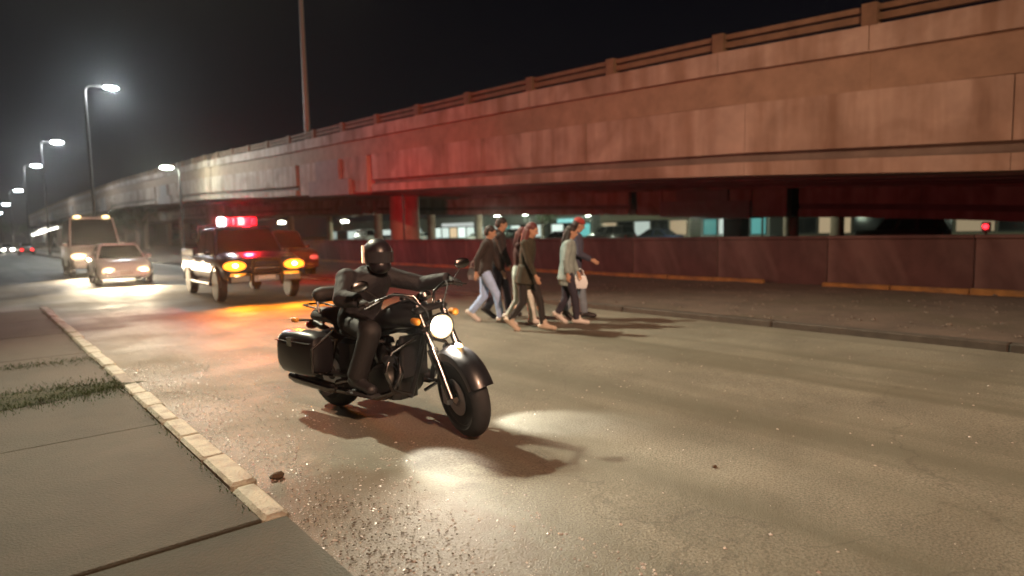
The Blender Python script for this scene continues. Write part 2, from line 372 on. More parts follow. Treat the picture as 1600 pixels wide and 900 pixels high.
def overpass(name, label, x0, x1, near, tmax, off=0.0, full=True, P0=36.4, SP=42, cr=.95):
    ov = thing(name, label, 'overpass', (0, 0, 0))
    sg = 1
    # deck, in long pours
    t = -38.0
    while t < tmax:
        e = min(t+12, tmax)
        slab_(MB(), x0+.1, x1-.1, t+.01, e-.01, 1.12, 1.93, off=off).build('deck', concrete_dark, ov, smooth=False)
        t += 12
    faces = (1, -1) if full else (1,)
    for side in (1, -1):
        if side == 1: X = lambda a: x0+a
        else: X = lambda a: x1-a
        def blk(b, a0, a1, *r, **kw):
            u0, u1 = X(a0), X(a1); return slab_(b, min(u0, u1), max(u0, u1), *r, off=off, **kw)
        t = -37.6; i = 0
        while t < tmax:
            n = 4 if t < 130 else 12
            if t > tmax-n: break
            jit = rnd.uniform(-.012, .012)
            # parapet kerb, slab edge
            blk(MB(), -.10+jit, .26, t+.008, t+n-.008, .47, 1.06).build('parapet_kerb', concrete_old, ov, smooth=False)
            if side == 1 or full: blk(MB(), .03+jit*.5, .3, t, t+n, 1.06, 1.94).build('slab_edge', edge_concrete, ov, smooth=False)
            # post and two rails
            for q in range(0, n, 4):
                blk(MB(), -.12, .2, t+q-.17, t+q+.17, -.04, .47).build('rail_post', rail_mat, ov, smooth=False)
            b = MB(); blk(b, -.02, .12, t+.17, t+n-.17, 0, .13)
            b.build('rail', rail_mat, ov, smooth=False)
            b = MB(); blk(b, -.02, .12, t+.17, t+n-.17, .2, .36)
            b.build('rail', rail_mat, ov, smooth=False)
            t += n; i += 1
        # fascia girder: panels over a recessed groove coloured dark as shade, and a bottom flange
        t = -38.4
        while t < tmax-6:
            n = 6
            c = t+3
            if side == -1 and not full: break
            near_p = [P0+SP*i for i in range(-2, 12) if abs(P0+SP*i-c) < 7.6]
            a, e = t, t+n
            for p in near_p:
                if a < p-4.6 < e: e = p-5.2
                if a < p+4.6 < e: a = p+5.2
            if near_p and abs(c-near_p[0]) < 4.4 and not (a != t or e != t+n): t += n; continue
            if e-a > .3:
                blk(MB(), 0+rnd.uniform(-.012, .012), .26, a+.01, e-.01, 1.945, 3.28).build('fascia_panel', concrete_old, ov, smooth=False)
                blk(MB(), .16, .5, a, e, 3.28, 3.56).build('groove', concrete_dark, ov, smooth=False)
                blk(MB(), -0.05+rnd.uniform(-.008, .008), .62, a+.006, e-.006, 3.54, 3.9).build('bottom_flange', concrete_old, ov, smooth=False)
            t += n
        for i in range(-2, 12):
            p = P0+SP*i
            if p > tmax-6 or p < -38: continue
            for (a, e) in ((p-4.6, p-2.8), (p+2.8, p+4.6)):
                blk(MB(), .01, .5, a, e, 1.945, 3.92).build('end_block', concrete_old, ov, smooth=False)
            blk(MB(), -.2, 1.2, p-2.76, p+2.76, 3.12, 4.02).build('cap_ledge', mat('grey_cap_concrete', (.3,.26,.23), .85, var=.15, vscale=2), ov, smooth=False)
            blk(MB(), -.17, 1.2, p-1.5, p+1.7, 1.95, 3.11).build('cap_stem', MATS['grey_cap_concrete'], ov, smooth=False)
            blk(MB(), .01, .5, p-2.75, p-1.51, 1.945, 3.11).build('end_block', concrete_old, ov, smooth=False)
            blk(MB(), .01, .5, p+1.71, p+2.75, 1.945, 3.11).build('end_block', concrete_old, ov, smooth=False)
    # inner girders
    ng = 4 if full else 6
    for gi in range(ng):
        gx = x0+1.9+(x1-x0-3.8)*gi/(ng-1)
        for i in range(-2, 12):
            a = P0+SP*i-SP+1.6; e = P0+SP*i-1.6
            if e < -38 or a > tmax: continue
            a = max(a, -38); e = min(e, tmax)
            b = MB(); m_ = max(1, int((e-a)/9))
            for q in range(m_):
                u0 = a+(e-a)*q/m_; u1 = a+(e-a)*(q+1)/m_
                slab_(b, gx-.14, gx+.14, u0, u1, 1.9, 3.56, off=off); slab_(b, gx-.4, gx+.4, u0, u1, 3.56, 3.86, off=off)
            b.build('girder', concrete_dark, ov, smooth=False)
    # piers: cap beam and columns
    for i in range(-2, 12):
        p = P0+SP*i
        if p > tmax-4 or p < -38: continue
        z = zt(p)+off
        MB().box((x0+1.25, p-1.3, z-4.0), (x1-1.25, p+1.3, z-2.9)).build('cap_beam', concrete_dark, ov, smooth=False, bevel=.04)
        for cx in ((x0+5.0,) if full else (x0+3, (x0+x1)/2, x1-3)):
            MB().lathe([(cr, 0), (cr, z-4.0)], 28, Matrix.Translation((cx, p, 0))).build('column', concrete_old, ov)
    # hollow soffit diaphragms
    return ov
overpass('overpass', 'long concrete overpass with post and rail parapet, near side glowing red and orange', 16.6, 27.4, True, 300)
overpass('overpass', 'wider dim overpass running behind the near one, seen only beneath its girders', 30.5, 50, False, 220, off=-1.25, full=False, P0=20, SP=42, cr=.45)
# downpipe with a pale box against the fascia right of the truck
pp = thing('sign_post', 'thin pale post standing just left of the red lit overpass column', 'post', (16.9, 28.6, 0))
MB().tube([(0,0,.05),(0,0,3.55)], .05, 10).build('pole', galv, pp); MB().chbox((-.14,-.14,.0),(.14,.14,.09),.02).build('base', kerb_grey, pp)

# ------------------------------------------------------------------ street lamps
def street_lamp(label, x, y, h, arm, col, power, es, group=None, z0=0.0, r=.09, head=1.0, dirx=1, pm=None):
    galv = pm or MATS['galvanised_pole']
    t = thing('street_lamp', label, 'street lamp', (x, y, z0), 0, group)
    MB().tube([(0,0,0),(0,0,h*.5),(0,0,h-.35)], [r*1.25, r, r*.75], 12).build('pole', galv, t)
    MB().chbox((-.2,-.2,0),(.2,.2,.06),.03).build('base_plate', galv, t)
    pts = [(0,0,h-.5)]
    for q in range(1, 7):
        a = PI/2*q/6; pts.append((dirx*.45*(1-math.cos(a)), 0, h-.5+.45*math.sin(a)))
    pts.append((dirx*arm*.95, 0, h+.02))
    MB().tube(pts, r*.55, 8).build('arm', galv, t)
    hx = dirx*arm
    hd = MB().loft([[(hx-dirx*.30, -.09, h-.03), (hx-dirx*.30, .09, h-.03), (hx-dirx*.30, .07, h+.06), (hx-dirx*.30, -.07, h+.06)],
               [(hx, -.17, h-.04), (hx, .17, h-.04), (hx, .11, h+.11), (hx, -.11, h+.11)],
               [(hx+dirx*.38, -.12, h-.03), (hx+dirx*.38, .12, h-.03), (hx+dirx*.38, .07, h+.07), (hx+dirx*.38, -.07, h+.07)]])
    hb = hd.build('lamp_head', satin_black, t)
    MB().ell((hx+dirx*.05, 0, h-.05), (.25*head, .14*head, .07*head)).build('lens', emis('lens_%s' % label[:20], col, es), hb)
    light('POINT', 'lamp_light', (hx+dirx*.05, 0, h-.2), col, power, t, size=.15)
    return t
white_led = (.86, .95, 1.0)
LG = 'street lamps receding up the road'
nm = ['tall lit street lamp, nearest and highest of the row at upper left', 'second lit street lamp of the receding row at left',
      'third lit street lamp of the receding row at left', 'fourth lit street lamp, fairly low in the receding row',
      'fifth and faint lit street lamp of the receding row', 'farthest and lowest lit street lamp of the receding row']
for i, (y, x) in enumerate([(52.4, 6.6), (83.8, 6.3), (111, 6.2), (165, 6.6), (225, 6.6), (290, 6.6)]):
    street_lamp(nm[i], x, y, 12, 1.35 if i else 1.5, white_led, 6500, 40, LG, z0=.14, head=(1.8, 2.3, 2.5, 3.0, 3.4, 3.8)[i])
street_lamp('short lit street lamp on the median, glowing greenish white in front of the overpass', 14.1, 61, 7.6, .9, (.88, 1.0, .85), 2200, 40, head=2.1, dirx=-1, z0=.1)
street_lamp('tall dark lamp pole rising from the overpass deck with its top out of the picture', 17.6, 41.8, 11.2, 3.2, (1, .75, .5), 60, 20, z0=zt(41.8)-1.15, r=.15, pm=mat('pale_pole_paint', (.42,.36,.3), .6))
# the lamp over the near pavement, just out of the picture: lights road, walkers and motorcycle
KL = street_lamp('street lamp on the near pavement outside the picture at left, arm over the kerb', .1, 17.0, 12.0, 2.2, (1, .86, .66), 0, 60, z0=.0, r=.1)
for c in list(KL.children):
    if c.type == 'LIGHT': bpy.data.objects.remove(c)
light('SPOT', 'lamp_light', (2.25, 0, 11.75), (1, .94, .68), 18500, KL, target=(4.9, -12.4, 0), size=.22, spot=66, blend=1)
KL2 = street_lamp('sodium street lamp on the pavement behind the camera', -3.0, -9.0, 9.5, 2.6, (1, .5, .2), 0, 40, r=.1)  # added lamp out of view, put there to light the fascia
for c in list(KL2.children):
    if c.type == 'LIGHT': bpy.data.objects.remove(c)
light('SPOT', 'lamp_light', (2.6, 0, 9.3), (1, .57, .36), 24000, KL2, target=(19.6, 38, -1), size=.3, spot=76, blend=1)  # light of the added lamp, for the fascia
# lamps beyond and under the overpass
UL = 'lit lamps beyond the overpass'
for i, (x, y, h, s) in enumerate([(60.5, 128, 4.6, 1.6), (52.5, 143, 4.8, 1.6), (46, 152, 4.9, 1.4)]):
    street_lamp(['lit lamp beyond the overpass, rightmost of the three left of the red column', 'lit lamp beyond the overpass, middle of the three behind the truck',
                 'lit lamp beyond the overpass, just right of the red light bar'][i], x, y, h, .7, (.95, 1, .82), 3000, 40, UL, head=s*2.2)
for i, (k_, yy) in enumerate([(-.62, 120), (-.594, 128)]):
    X_ = k_*yy; street_lamp(['small lit lamp above the white van, left one of a pair', 'small lit lamp above the white van, right one of a pair'][i],
                             .766*X_+.643*yy-.7, -.643*X_+.766*yy, 7.0-i*.3, .7, (.9, 1, .92), 300, 100, 'pair of far lamps', head=1.9)
ulm = thing('soffit_lamp', 'small lit lamp fixed under the rear overpass beside the red column', 'lamp', (33, 41, zt(41)-1.25-3.95))
MB().chbox((-.3,-.12,-.05),(.3,.12,.06),.02).build('housing', galv, ulm); MB().box((-.26,-.09,-.075),(.26,.09,-.052)).build('lens', emis('soffit_lens', (.9,1,.85), 40), ulm)
light('POINT', 'lamp_light', (0,0,-.25), (.85,1,.75), 1100, ulm, size=.2)
SL = ['small lit lamp under the rear overpass, above the leftmost walkers', 'small lit lamp under the rear overpass, above the middle walkers', 'small lit lamp under the rear overpass, right of the red cap', 'small lit lamp under the rear overpass, above the dark parked cars']
for i, (xx, yy) in enumerate([(47, 62), (47, 53.5), (47, 44), (40, 27)]):
    c_ = copy_tree(ulm); c_.location = (xx, yy, zt(yy)-1.25-3.95); c_['label'] = SL[i]; c_['group'] = 'lamps under the rear overpass'
for i, (x, y) in enumerate([(55, 30), (55, 62), (56, 95)]):
    street_lamp('street lamp on the opposite road %s' % ['nearest the picture\'s right side, hidden above the overpass', 'in the middle, hidden above the overpass', 'toward the shops, hidden above the overpass'][i],
                x, y, 7.5, 1.2, (.85, 1, .72), 5500, 40)

# ------------------------------------------------------------------ buildings far beyond
def shop(label, x, y, w, h, wall, wins, sign=None):
    s = thing('shop_building', label, 'building', (x, y, 0))
    MB().box((0, 0, 0), (9, w, h)).build('wall', mat('wall_'+'%02d%02d' % (int(wall[0]*99), int(wall[2]*99)), wall, .8, var=.15), s, smooth=False)
    MB().box((-.3, -.2, h+.003), (9.2, w+.2, h+.35)).build('roof', concrete_dark, s, smooth=False)
    n = len(wins); pw = (w-.8)/n
    for i, (c, st) in enumerate(wins):
        y0 = .4+i*pw
        fr = MB()
        for (a, b_) in (((-.08, y0+.1, .3), (-.002, y0+.22, 3.0)), ((-.08, y0+pw-.22, .3), (-.002, y0+pw-.1, 3.0)), ((-.08, y0+.22, 2.88), (-.002, y0+pw-.22, 3.0)), ((-.08, y0+.22, .3), (-.002, y0+pw-.22, .42))):
            fr.box(a, b_)
        f = fr.build('window', satin_black, s, smooth=False)
        pane = emis('lit_%d_%d_%d_%d' % (c[0]*99, c[1]*99, c[2]*99, st*10), c, st) if st > 0 else glass_dark
        MB().box((-.04, y0+.23, .43), (-.004, y0+pw-.23, 2.87)).build('pane', pane, f, smooth=False)
    if sign:
        MB().box((-.25, w*.2, 3.15), (-.003, w*.8, 3.95)).build('sign', emis('sign_%d_%d' % (sign[0]*99, sign[2]*99), sign, .7), s, smooth=False)
    MB().box((-1.2, .3, 3.04), (-.003, w-.3, 3.12)).build('canopy', galv, s, smooth=False)
    return s
Wt = (.85, 1, .9); Tl = (.25, .95, .9); Wm = (1, .75, .45); D = (0, 0, 0)
shop('pale shop far right beyond the overpass with a dim warm window strip', 92, 12, 18, 5, (.3,.27,.2), [(Wm, .35), (D, 0), (Wm, .25), (D, 0)])
shop('dark shuttered shop between the red signal and the bright teal shop', 92, 32, 15, 4.2, (.16,.13,.1), [(D, 0), (Wm, .3), (D, 0)])
shop('bright teal and white lit shop right of centre beyond the overpass', 92, 49, 12, 5, (.4,.42,.4), [(Tl, .3), (Wt, .9), (Wt, .6), (Tl, .2)], (.7,1,.95))
shop('long beige building with a dull lit front behind the dark parked cars', 92, 63, 20, 5.5, (.34,.31,.22), [(Wm, .3), (D, 0), (Wt, .5), (D, 0), (Wm, .35)])
shop('low shop with bright turquoise windows just right of the walkers', 92, 85, 12, 4.6, (.3,.3,.26), [(Tl, .5), (D, 0), (Wt, 1.0)], (.4,1,.95))
shop('grey shop with pale windows behind the walkers', 92, 99, 18, 5, (.34,.35,.3), [(Wt, .7), (D, 0), (Wt, .9), (Tl, .3), (Wt, .5)])
shop('brightly lit white shop front right of the red column', 92, 119, 22, 5.4, (.42,.43,.38), [(Wt, 1.1), (Wt, .9), (Wt, 1.3), (Wm, .8), (Wt, .9), (Wt, 1.0)], (.8,.85,.8))
shop('long dim pale building left of the red column, behind the lit lamps', 92, 146, 60, 5.4, (.4,.4,.34), [(Wt, .5), (D, 0), (Wt, .8), (Wt, .3), (D, 0), (Wt, .7), (D, 0), (Wt, .4)])
bd = thing('tower_building', 'pale grey narrow building far behind the truck and van', 'building', (55, 262, 0)); bd.scale = (1.9, 1.9, 1.3)
MB().box((0,0,0),(7,9,9)).build('wall', mat('pale_plaster', (.4,.39,.37), .8, var=.2, emit=None), bd, smooth=False)
MB().box((-.3,-.3,9.003),(7.3,9.3,9.5)).build('roof', concrete_dark, bd, smooth=False)
for i in range(2):
    for j in range(3):
        f = MB().box((1+i*3.2,-.08,1.2+j*2.6),(2.9+i*3.2,-.003,2.9+j*2.6)).build('window', satin_black, bd, smooth=False)
        MB().box((1.1+i*3.2,-.1,1.3+j*2.6),(2.8+i*3.2,-.083,2.8+j*2.6)).build('pane', glass_dark, f, smooth=False)
# lit canopy at the far left of the road
cp = thing('station_canopy', 'sloping white canopy edged with bright lamps at the far left, beyond the van', 'canopy', (12.4, 166, 0), R(-40)); cp.scale = (.33, .33, .5)
MB().loft([[(-9,-4,6),(-9,4,6),(-9,4,6.3),(-9,-4,6.3)],[(0,-4,8.4),(0,4,8.4),(0,4,8.8),(0,-4,8.8)],[(10,-4,9.2),(10,4,9.2),(10,4,9.7),(10,-4,9.7)]]).build('canopy_roof', mat('white_sheet', (.6,.6,.58), .6), cp, smooth=False)
for i, px in enumerate((-8.3, 0, 8.8)): MB().tube([(px,-3,0),(px,-3,6.0+ (0,2.38,3.0)[i])], .18, 10).build('column', galv, cp)
for i in range(9):
    f = i/8; MB().ell((-8.5+17.5*f, -4.3, 5.7+3.2*f-.8*f*f*0), (.45, .2, .24), n=10, m=6).build('bulb', emis('canopy_bulb', (1, 1, .9), 22), cp)
light('POINT', 'canopy_light', (0,-6,6), (1,1,.9), 1200, cp, size=.4)

# ------------------------------------------------------------------ trees
leaf_mat = mat('dark_foliage', (.05, .075, .03), .7, var=.5, vscale=1.5)
bark = mat('bark', (.09, .07, .05), .9, var=.3, vscale=6)
def tree_meshes(seed, h):
    r_ = random.Random(seed); tb = MB(); cb = MB()
    tb.tube([(0,0,0),(.1,.05,h*.25),(.0,.1,h*.5),(.1,0,h*.8)], [h*.035, h*.028, h*.018, h*.006], 8)
    cl = []
    for i in range(11):
        a = r_.uniform(0, 2*PI); z = h*r_.uniform(.3, .6); q = Vector((math.cos(a)*h*r_.uniform(.12,.32), math.sin(a)*h*r_.uniform(.12,.32), z+h*r_.uniform(.08,.3)))
        tb.tube([(0,.05,z*.85), tuple(q*.5+Vector((0,0,z*.45))), tuple(q)], [h*.013, h*.008, h*.003], 5); cl.append((q, h*r_.uniform(.09, .17)))
    for i in range(10): cl.append((Vector((r_.gauss(0,.13)*h, r_.gauss(0,.13)*h, h*r_.uniform(.55,.97))), h*r_.uniform(.07,.14)))
    for (c, rr) in cl:
        for k in range(110):
            d = Vector((r_.gauss(0,1), r_.gauss(0,1), r_.gauss(0,1))).normalized()*rr*r_.uniform(.3, 1.1)**.6
            p = c+d; u = Vector((r_.gauss(0,1), r_.gauss(0,1), r_.gauss(0,1))).normalized(); w = u.cross(Vector((r_.random(), r_.random(), .5))).normalized()
            s = h*r_.uniform(.012, .026)
            cb.add([p-u*s, p+w*s*.55, p+u*s, p-w*s*.55], [[0,1,2,3]])
    return tb.mesh('trunk', bark), cb.mesh('crown', leaf_mat, False)
TM = [tree_meshes(3, 9), tree_meshes(5, 7.5), tree_meshes(8, 10)]
tl = ['dark bushy tree at the far left edge behind the lamps', 'dark tree behind the far left car', 'dark tree just left of the lit canopy', 'dark tree right behind the white van',
      'dark round tree between the van and the pale building', 'dark tree beyond the overpass near the long pale building', 'dark tree above the low shops right of the column', 'dark tree far off behind the lit canopy']
for i, (k_, Yd, v) in enumerate([(-.83, 150, 0), (-.79, 190, 2), (-.752, 215, 1), (-.60, 105, 1), (-.575, 98, 0), (-.43, 120, 1), (.05, 92, 1), (-.71, 240, 2)]):
    X_ = k_*Yd; t = thing('tree', tl[i], 'tree', (.766*X_+.643*Yd, -.643*X_+.766*Yd, 0), i*1.3, 'dark trees in the distance')
    inst(TM[v][0], 'trunk', t); inst(TM[v][1], 'crown', t)

# ------------------------------------------------------------------ vehicles
def lerp(a, b, f): return a+(b-a)*f
wheel_cache = {}
def wheel_mesh(r, w):
    key = (r, w)
    if key in wheel_cache: return wheel_cache[key]
    ty = MB().lathe([(r*.62, -w/2), (r*.9, -w/2), (r*.985, -w*.36), (r, -w*.15), (r, w*.15), (r*.985, w*.36), (r*.9, w/2), (r*.62, w/2)], 28, Matrix.Rotation(PI/2, 4, 'X')).mesh('tyre', black_rubber)
    rb = MB().lathe([(r*.62, -w/2+.01), (r*.6, -w*.2), (r*.2, -w*.32), (.0001, -w*.34)], 28, Matrix.Rotation(PI/2, 4, 'X'))
    rb.lathe([(r*.62, w/2-.01), (r*.6, w*.2), (r*.2, w*.32), (.0001, w*.34)], 28, Matrix.Rotation(PI/2, 4, 'X'))
    for k in range(5):
        for sgn in (-1, 1):
            rb.box((-.03, -.012, .03), (.03, .012, r*.6), Matrix.Rotation(2*PI*k/5, 4, 'Y') @ Matrix.Translation((0, sgn*w*.38, 0)))
    rm = rb.mesh('rim', mat('dull_wheel_steel', (.07,.07,.075), .5, .6))
    wheel_cache[key] = (ty, rm); return wheel_cache[key]
def add_wheel(root, x, y, r, w, steer=0):
    ty, rm = wheel_mesh(r, w)
    o = inst(ty, 'wheel', root, (x, y, r), (0, 0, steer)); inst(rm, 'rim', o)
    return o
def car(name, label, cat, loc, heading, paint, sp, group=None, lamps=None, tail=0, detail=True):
    """x forward. sp: body stations [(x, zlow, zshoulder, ztop, halfwidth)], cabin (xA base, xA top, xC top, xC base, zbase, ztop, wbase, wtop)"""
    root = thing(name, label, cat, loc, heading, group)
    rings = []
    for (x, zl, zs, ztp, w) in sp['body']:
        half = [(0, zl), (w*.86, zl), (w*.97, zl+.1), (w, lerp(zl, zs, .45)), (w*.985, zs*.94+zl*.06), (w*.95, zs), (w*.8, ztp), (w*.4, ztp+.02), (0, ztp+.025)]
        rings.append([(x, -y, z) for (y, z) in half] + [(x, y, z) for (y, z) in reversed(half[1:-1])])
    MB().loft(rings).build('body', paint, root, angle=50)
    xa, xat, xct, xc, zb, ztp, wb, wt = sp['cabin']
    # cabin shell
    zr = ztp+.04
    q = [(xa, zb, wb*.96), (xat, ztp, wt), ((xat+xct)/2, zr, wt), (xct, ztp, wt), (xc, zb, wb*.96)]
    V = []
    A = [(xa,-wb,zb),(xat,-wt,ztp),(xct,-wt,ztp),(xc,-wb,zb)]; B = [(x, -y, z) for (x, y, z) in A]
    cab = MB()
    n = len(A); mid = [(xat+.06, -wt*.8, zr), (xct-.06, -wt*.8, zr), (xct-.06, wt*.8, zr), (xat+.06, wt*.8, zr)]
    cab.add(A+B+mid, [[0,3,2,1],[4,5,6,7],[0,1,5,4],[3,7,6,2],[1,2,9,8],[6,5,11,10],[5,1,8,11],[2,6,10,9],[8,9,10,11],[0,4,7,3]])
    cab.build('cabin', paint, root, angle=25, bevel=.03)
    # glass
    MB().panel([A[0], B[0], B[1], A[1]], .012, .09).build('windscreen', glass_dark, root, smooth=False)
    MB().panel([B[3], A[3], A[2], B[2]], .012, .1).build('rear_window', glass_dark, root, smooth=False)
    ns = sp.get('nside', 2)
    for sgn in (-1, 1):
        P = A if sgn == -1 else B
        for k in range(ns):
            f0 = k/ns+.015; f1 = (k+1)/ns-.015
            lo0 = Vector(P[0]).lerp(Vector(P[3]), f0); lo1 = Vector(P[0]).lerp(Vector(P[3]), f1)
            hi0 = Vector(P[1]).lerp(Vector(P[2]), f0); hi1 = Vector(P[1]).lerp(Vector(P[2]), f1)
            cor = [lo1, lo0, hi0, hi1] if sgn == -1 else [lo0, lo1, hi1, hi0]
            MB().panel(cor, .010, .07).build('side_window', glass_dark, root, smooth=False)
        if detail:
            m = MB().ell((xa-.25, sgn*(wb+.12), zb+.08), (.07, .1, .075), n=10, m=6).build('mirror', paint, root)
            for k in range(ns):
                xh = lerp(xa, xc, (k+.8)/ns); w_ = sp['body'][len(sp['body'])//2][4]
                MB().box((xh-.1, sgn*w_*.985-.012, zb-.16), (xh+.06, sgn*w_*.985+.012, zb-.13)).build('door_handle', chrome, root, smooth=False)
    L0 = sp['body'][0][0]; F = sp['body'][-1]; w = F[4]
    for (x, rr) in sp['wheels']:
        wy = max(b[4] for b in sp['body'])-.12
        for sgn in (-1, 1):
            add_wheel(root, x, sgn*(wy+.02), rr, .22)
            MB().tube([(x+(rr+.07)*math.cos(a), sgn*(wy+.11), rr+(rr+.07)*math.sin(a)) for a in [PI*k/10 for k in range(11)]], .035, 6).build('wheel_arch', satin_black, root)
    # front: grille, bumper, plate, lamps
    xf = F[0]; zl, zs = F[1], F[2]
    gr = MB().box((xf-.03, -w*.5, lerp(zl, zs, .5)), (xf+.012, w*.5, lerp(zl, zs, .86))).build('grille', satin_black, root, smooth=False)
    for k in range(3):
        zz = lerp(zl, zs, .55+.11*k); MB().box((xf+.012, -w*.48, zz), (xf+.024, w*.48, zz+.02)).build('grille_bar', chrome if k == 1 else satin_black, gr, smooth=False)
    MB().chbox((xf-.15, -w*.98, zl), (xf+.09, w*.98, zl+.2), .06).build('bumper', sp.get('bumper', paint), root)
    MB().box((xf+.09, -.2, zl+.05), (xf+.1, .2, zl+.17)).build('number_plate', mat('plate', (.6,.6,.58), .5), root, smooth=False)
    lz = sp.get('lampz', lerp(zl, zs, .78))
    for sgn in (-1, 1):
        on = lamps and sgn in lamps.get('sides', (-1, 1))
        em = emis('beam_'+lamps['name'], lamps['col'], lamps['es']) if on else mat('lamp_glass', (.5,.5,.5), .15)
        h = MB().ell((xf-.02, sgn*w*.78, lz), (.05*sp.get('lamps', 1.15), .17*w/.85*sp.get('lamps', 1.15), .085*sp.get('lamps', 1.15)), n=14, m=8).build('headlight', em, root)
        if on:
            MB().ell((xf+.02, sgn*w*.78, lz+.01), (.05, .085, .055), n=12, m=8).build('bulb', emis('bulb_'+lamps['name'], lamps.get('core', (1,.9,.7)), 25), h)
            light('SPOT', 'beam', (xf+.12, sgn*w*.78, lz), lamps['bcol'], lamps['power'], root, target=(xf+8, sgn*w*.78, lz-.75), size=.07, spot=lamps.get('cone', 100), blend=.8)
    xr = sp['body'][0][0]
    for sgn in (-1, 1):
        MB().chbox((xr-.02, sgn*w*.8-.12, sp['body'][0][2]-.28), (xr+.05, sgn*w*.8+.12, sp['body'][0][2]-.05), .02).build('tail_light', emis('tail_on', (1,.02,.02), 6) if tail else mat('tail_off', (.25,.01,.01), .3), root)
    return root
SED = dict(body=[(-2.2,.38,.82,.9,.72),(-2.0,.28,.9,1.0,.82),(-1.2,.22,.93,1.02,.86),(0,.2,.9,.97,.87),(1.0,.22,.88,.94,.86),(1.8,.24,.8,.87,.83),(2.15,.28,.68,.76,.74),(2.25,.34,.58,.64,.66)],
           cabin=(1.15,.35,-.95,-1.65,.92,1.42,.78,.6), wheels=[(1.38,.31),(-1.32,.31)], lamps=1.5)
SUV = dict(body=[(-2.3,.45,1.05,1.1,.8),(-2.2,.38,1.1,1.15,.88),(0,.35,1.08,1.12,.93),(1.2,.35,1.05,1.12,.93),(2.1,.38,1.0,1.08,.88),(2.3,.42,.9,.97,.82)],
           cabin=(1.2,.7,-1.9,-2.2,1.1,1.78,.84,.7), wheels=[(1.42,.37),(-1.38,.37)], nside=3)
VAN = dict(body=[(-2.9,.42,1.3,1.34,.92),(-2.8,.36,1.35,1.4,.99),(0,.34,1.34,1.38,1.02),(1.7,.34,1.28,1.32,1.02),(2.5,.36,1.12,1.2,.98),(2.75,.4,.98,1.05,.9)],
           cabin=(2.1,1.35,-2.75,-2.85,1.34,2.62,.98,.84), wheels=[(1.85,.35),(-1.7,.35)], nside=3, lampz=.92, lamps=1.6)
PICK = dict(body=[(-2.75,.55,1.08,1.1,.92),(-2.7,.5,1.12,1.14,.96),(-.8,.45,1.12,1.14,.98),(.9,.45,1.1,1.16,.98),(1.6,.46,1.1,1.2,.98),(2.35,.48,1.06,1.16,.95),(2.6,.52,.98,1.07,.9)],
            cabin=(1.35,.75,-.75,-1.0,1.13,1.83,.88,.74), wheels=[(1.7,.4),(-1.75,.4)], lampz=.9, lamps=1.5, nside=2, bumper=chrome)
HD = -PI/2
white_paint = mat('white_car_paint', (.8,.8,.8), .3, coat=.5); silver = mat('silver_car_paint', (.4,.4,.42), .3, .4, coat=.5)
dark_blue = mat('dark_blue_truck_paint', (.02,.025,.05), .25, coat=.6); dark_paint = mat('dark_car_paint', (.03,.022,.02), .3, coat=.5)
car('van', 'white high roofed passenger van behind the white sedan with one headlight glaring', 'van', (4.3, 36.2, 0), HD-.03, white_paint, VAN,
    lamps=dict(name='van', col=(1,.62,.3), es=4, bcol=(1,.8,.55), power=1500))
for o in bpy.data.objects:
    if o.name.startswith('van'): VR = o
for sgn in (-1, 1): MB().ell((1.4, sgn*.55, 2.68), (.1, .16, .05), n=10, m=6).build('marker_lamp', emis('marker', (1,.7,.3), 6), VR)
car('sedan', 'white sedan with both headlights on, in front of the white van', 'car', (4.15, 27.9, 0), HD-.05, white_paint, SED,
    lamps=dict(name='sedan', col=(1,.62,.3), es=4, bcol=(1,.78,.5), power=1500))
TR = car('police_pickup', 'dark police pickup with glowing amber headlights and a red and white roof light bar', 'truck', (5.62, 18.5, 0), HD-.06, dark_blue, PICK,
    lamps=dict(name='amber', col=(1,.30,.02), es=3.2, core=(1,.72,.25), bcol=(1,.26,.015), power=620, cone=125))
# open load bed, push bar, light bar and side stripe of the pickup
b = MB().box((-2.6,-.8,1.152),(-1.1,.8,1.175)); b.build('bed_floor', black_rubber, TR, smooth=False)
for sgn in (-1, 1):
    MB().chbox((-2.72, sgn*.9-.05, 1.12), (-1.05, sgn*.9+.05, 1.3), .02).build('bed_side', dark_blue, TR)
    MB().tube([(-1.0, sgn*.8, 1.15), (-1.05, sgn*.78, 1.9), (-1.05, sgn*.3, 1.97), (-1.05, 0, 1.97)], .035, 8).build('roll_bar', satin_black, TR)
    MB().box((-2.3, sgn*.982-.004, .78), (1.3, sgn*.982+.004, .93)).build('side_stripe', mat('pale_stripe', (.16,.2,.3), .4), TR, smooth=False)
    MB().tube([(1.25, sgn*1.0, .42), (-.95, sgn*1.0, .42)], .05, 8).build('side_step', chrome, TR)
MB().chbox((-2.8,-.86,1.1),(-2.72,.86,1.3),.02).build('tailgate', dark_blue, TR)
pb = MB()
for sgn in (-1, 1): pb.tube([(2.72, sgn*.35, .42), (2.8, sgn*.35, .7), (2.78, sgn*.32, 1.08)], .035, 8)
pb.tube([(2.78,-.33,1.06),(2.78,.33,1.06)], .03, 8); pb.tube([(2.8,-.35,.72),(2.8,.35,.72)], .03, 8)
pb.build('push_bar', satin_black, TR)
MB().chbox((.02,-.5,1.86),(.3,.5,1.92),.02).build('light_bar', satin_black, TR); LBm = TR.children[-1]
LB = [o for o in TR.children if o.name.startswith('light_bar')][0]
red = (1,.008,.02)
for k in range(6):
    y0 = -.49+k*.163
    m_ = emis('red_flash', red, 3) if k else emis('white_flash', (.9,.95,1), 25)
    if k in (3,): m_ = emis('hot_red_flash', (1,.16,.16), 7)
    MB().chbox((.0, y0, 1.925), (.32, y0+.15, 2.13), .03).build('lens_module', m_, LB)
light('SPOT', 'red_light', (.0, .4, 2.3), red, 3800, TR, target=(-14.5, 10.9, 3.2), size=.1, spot=44, blend=1)
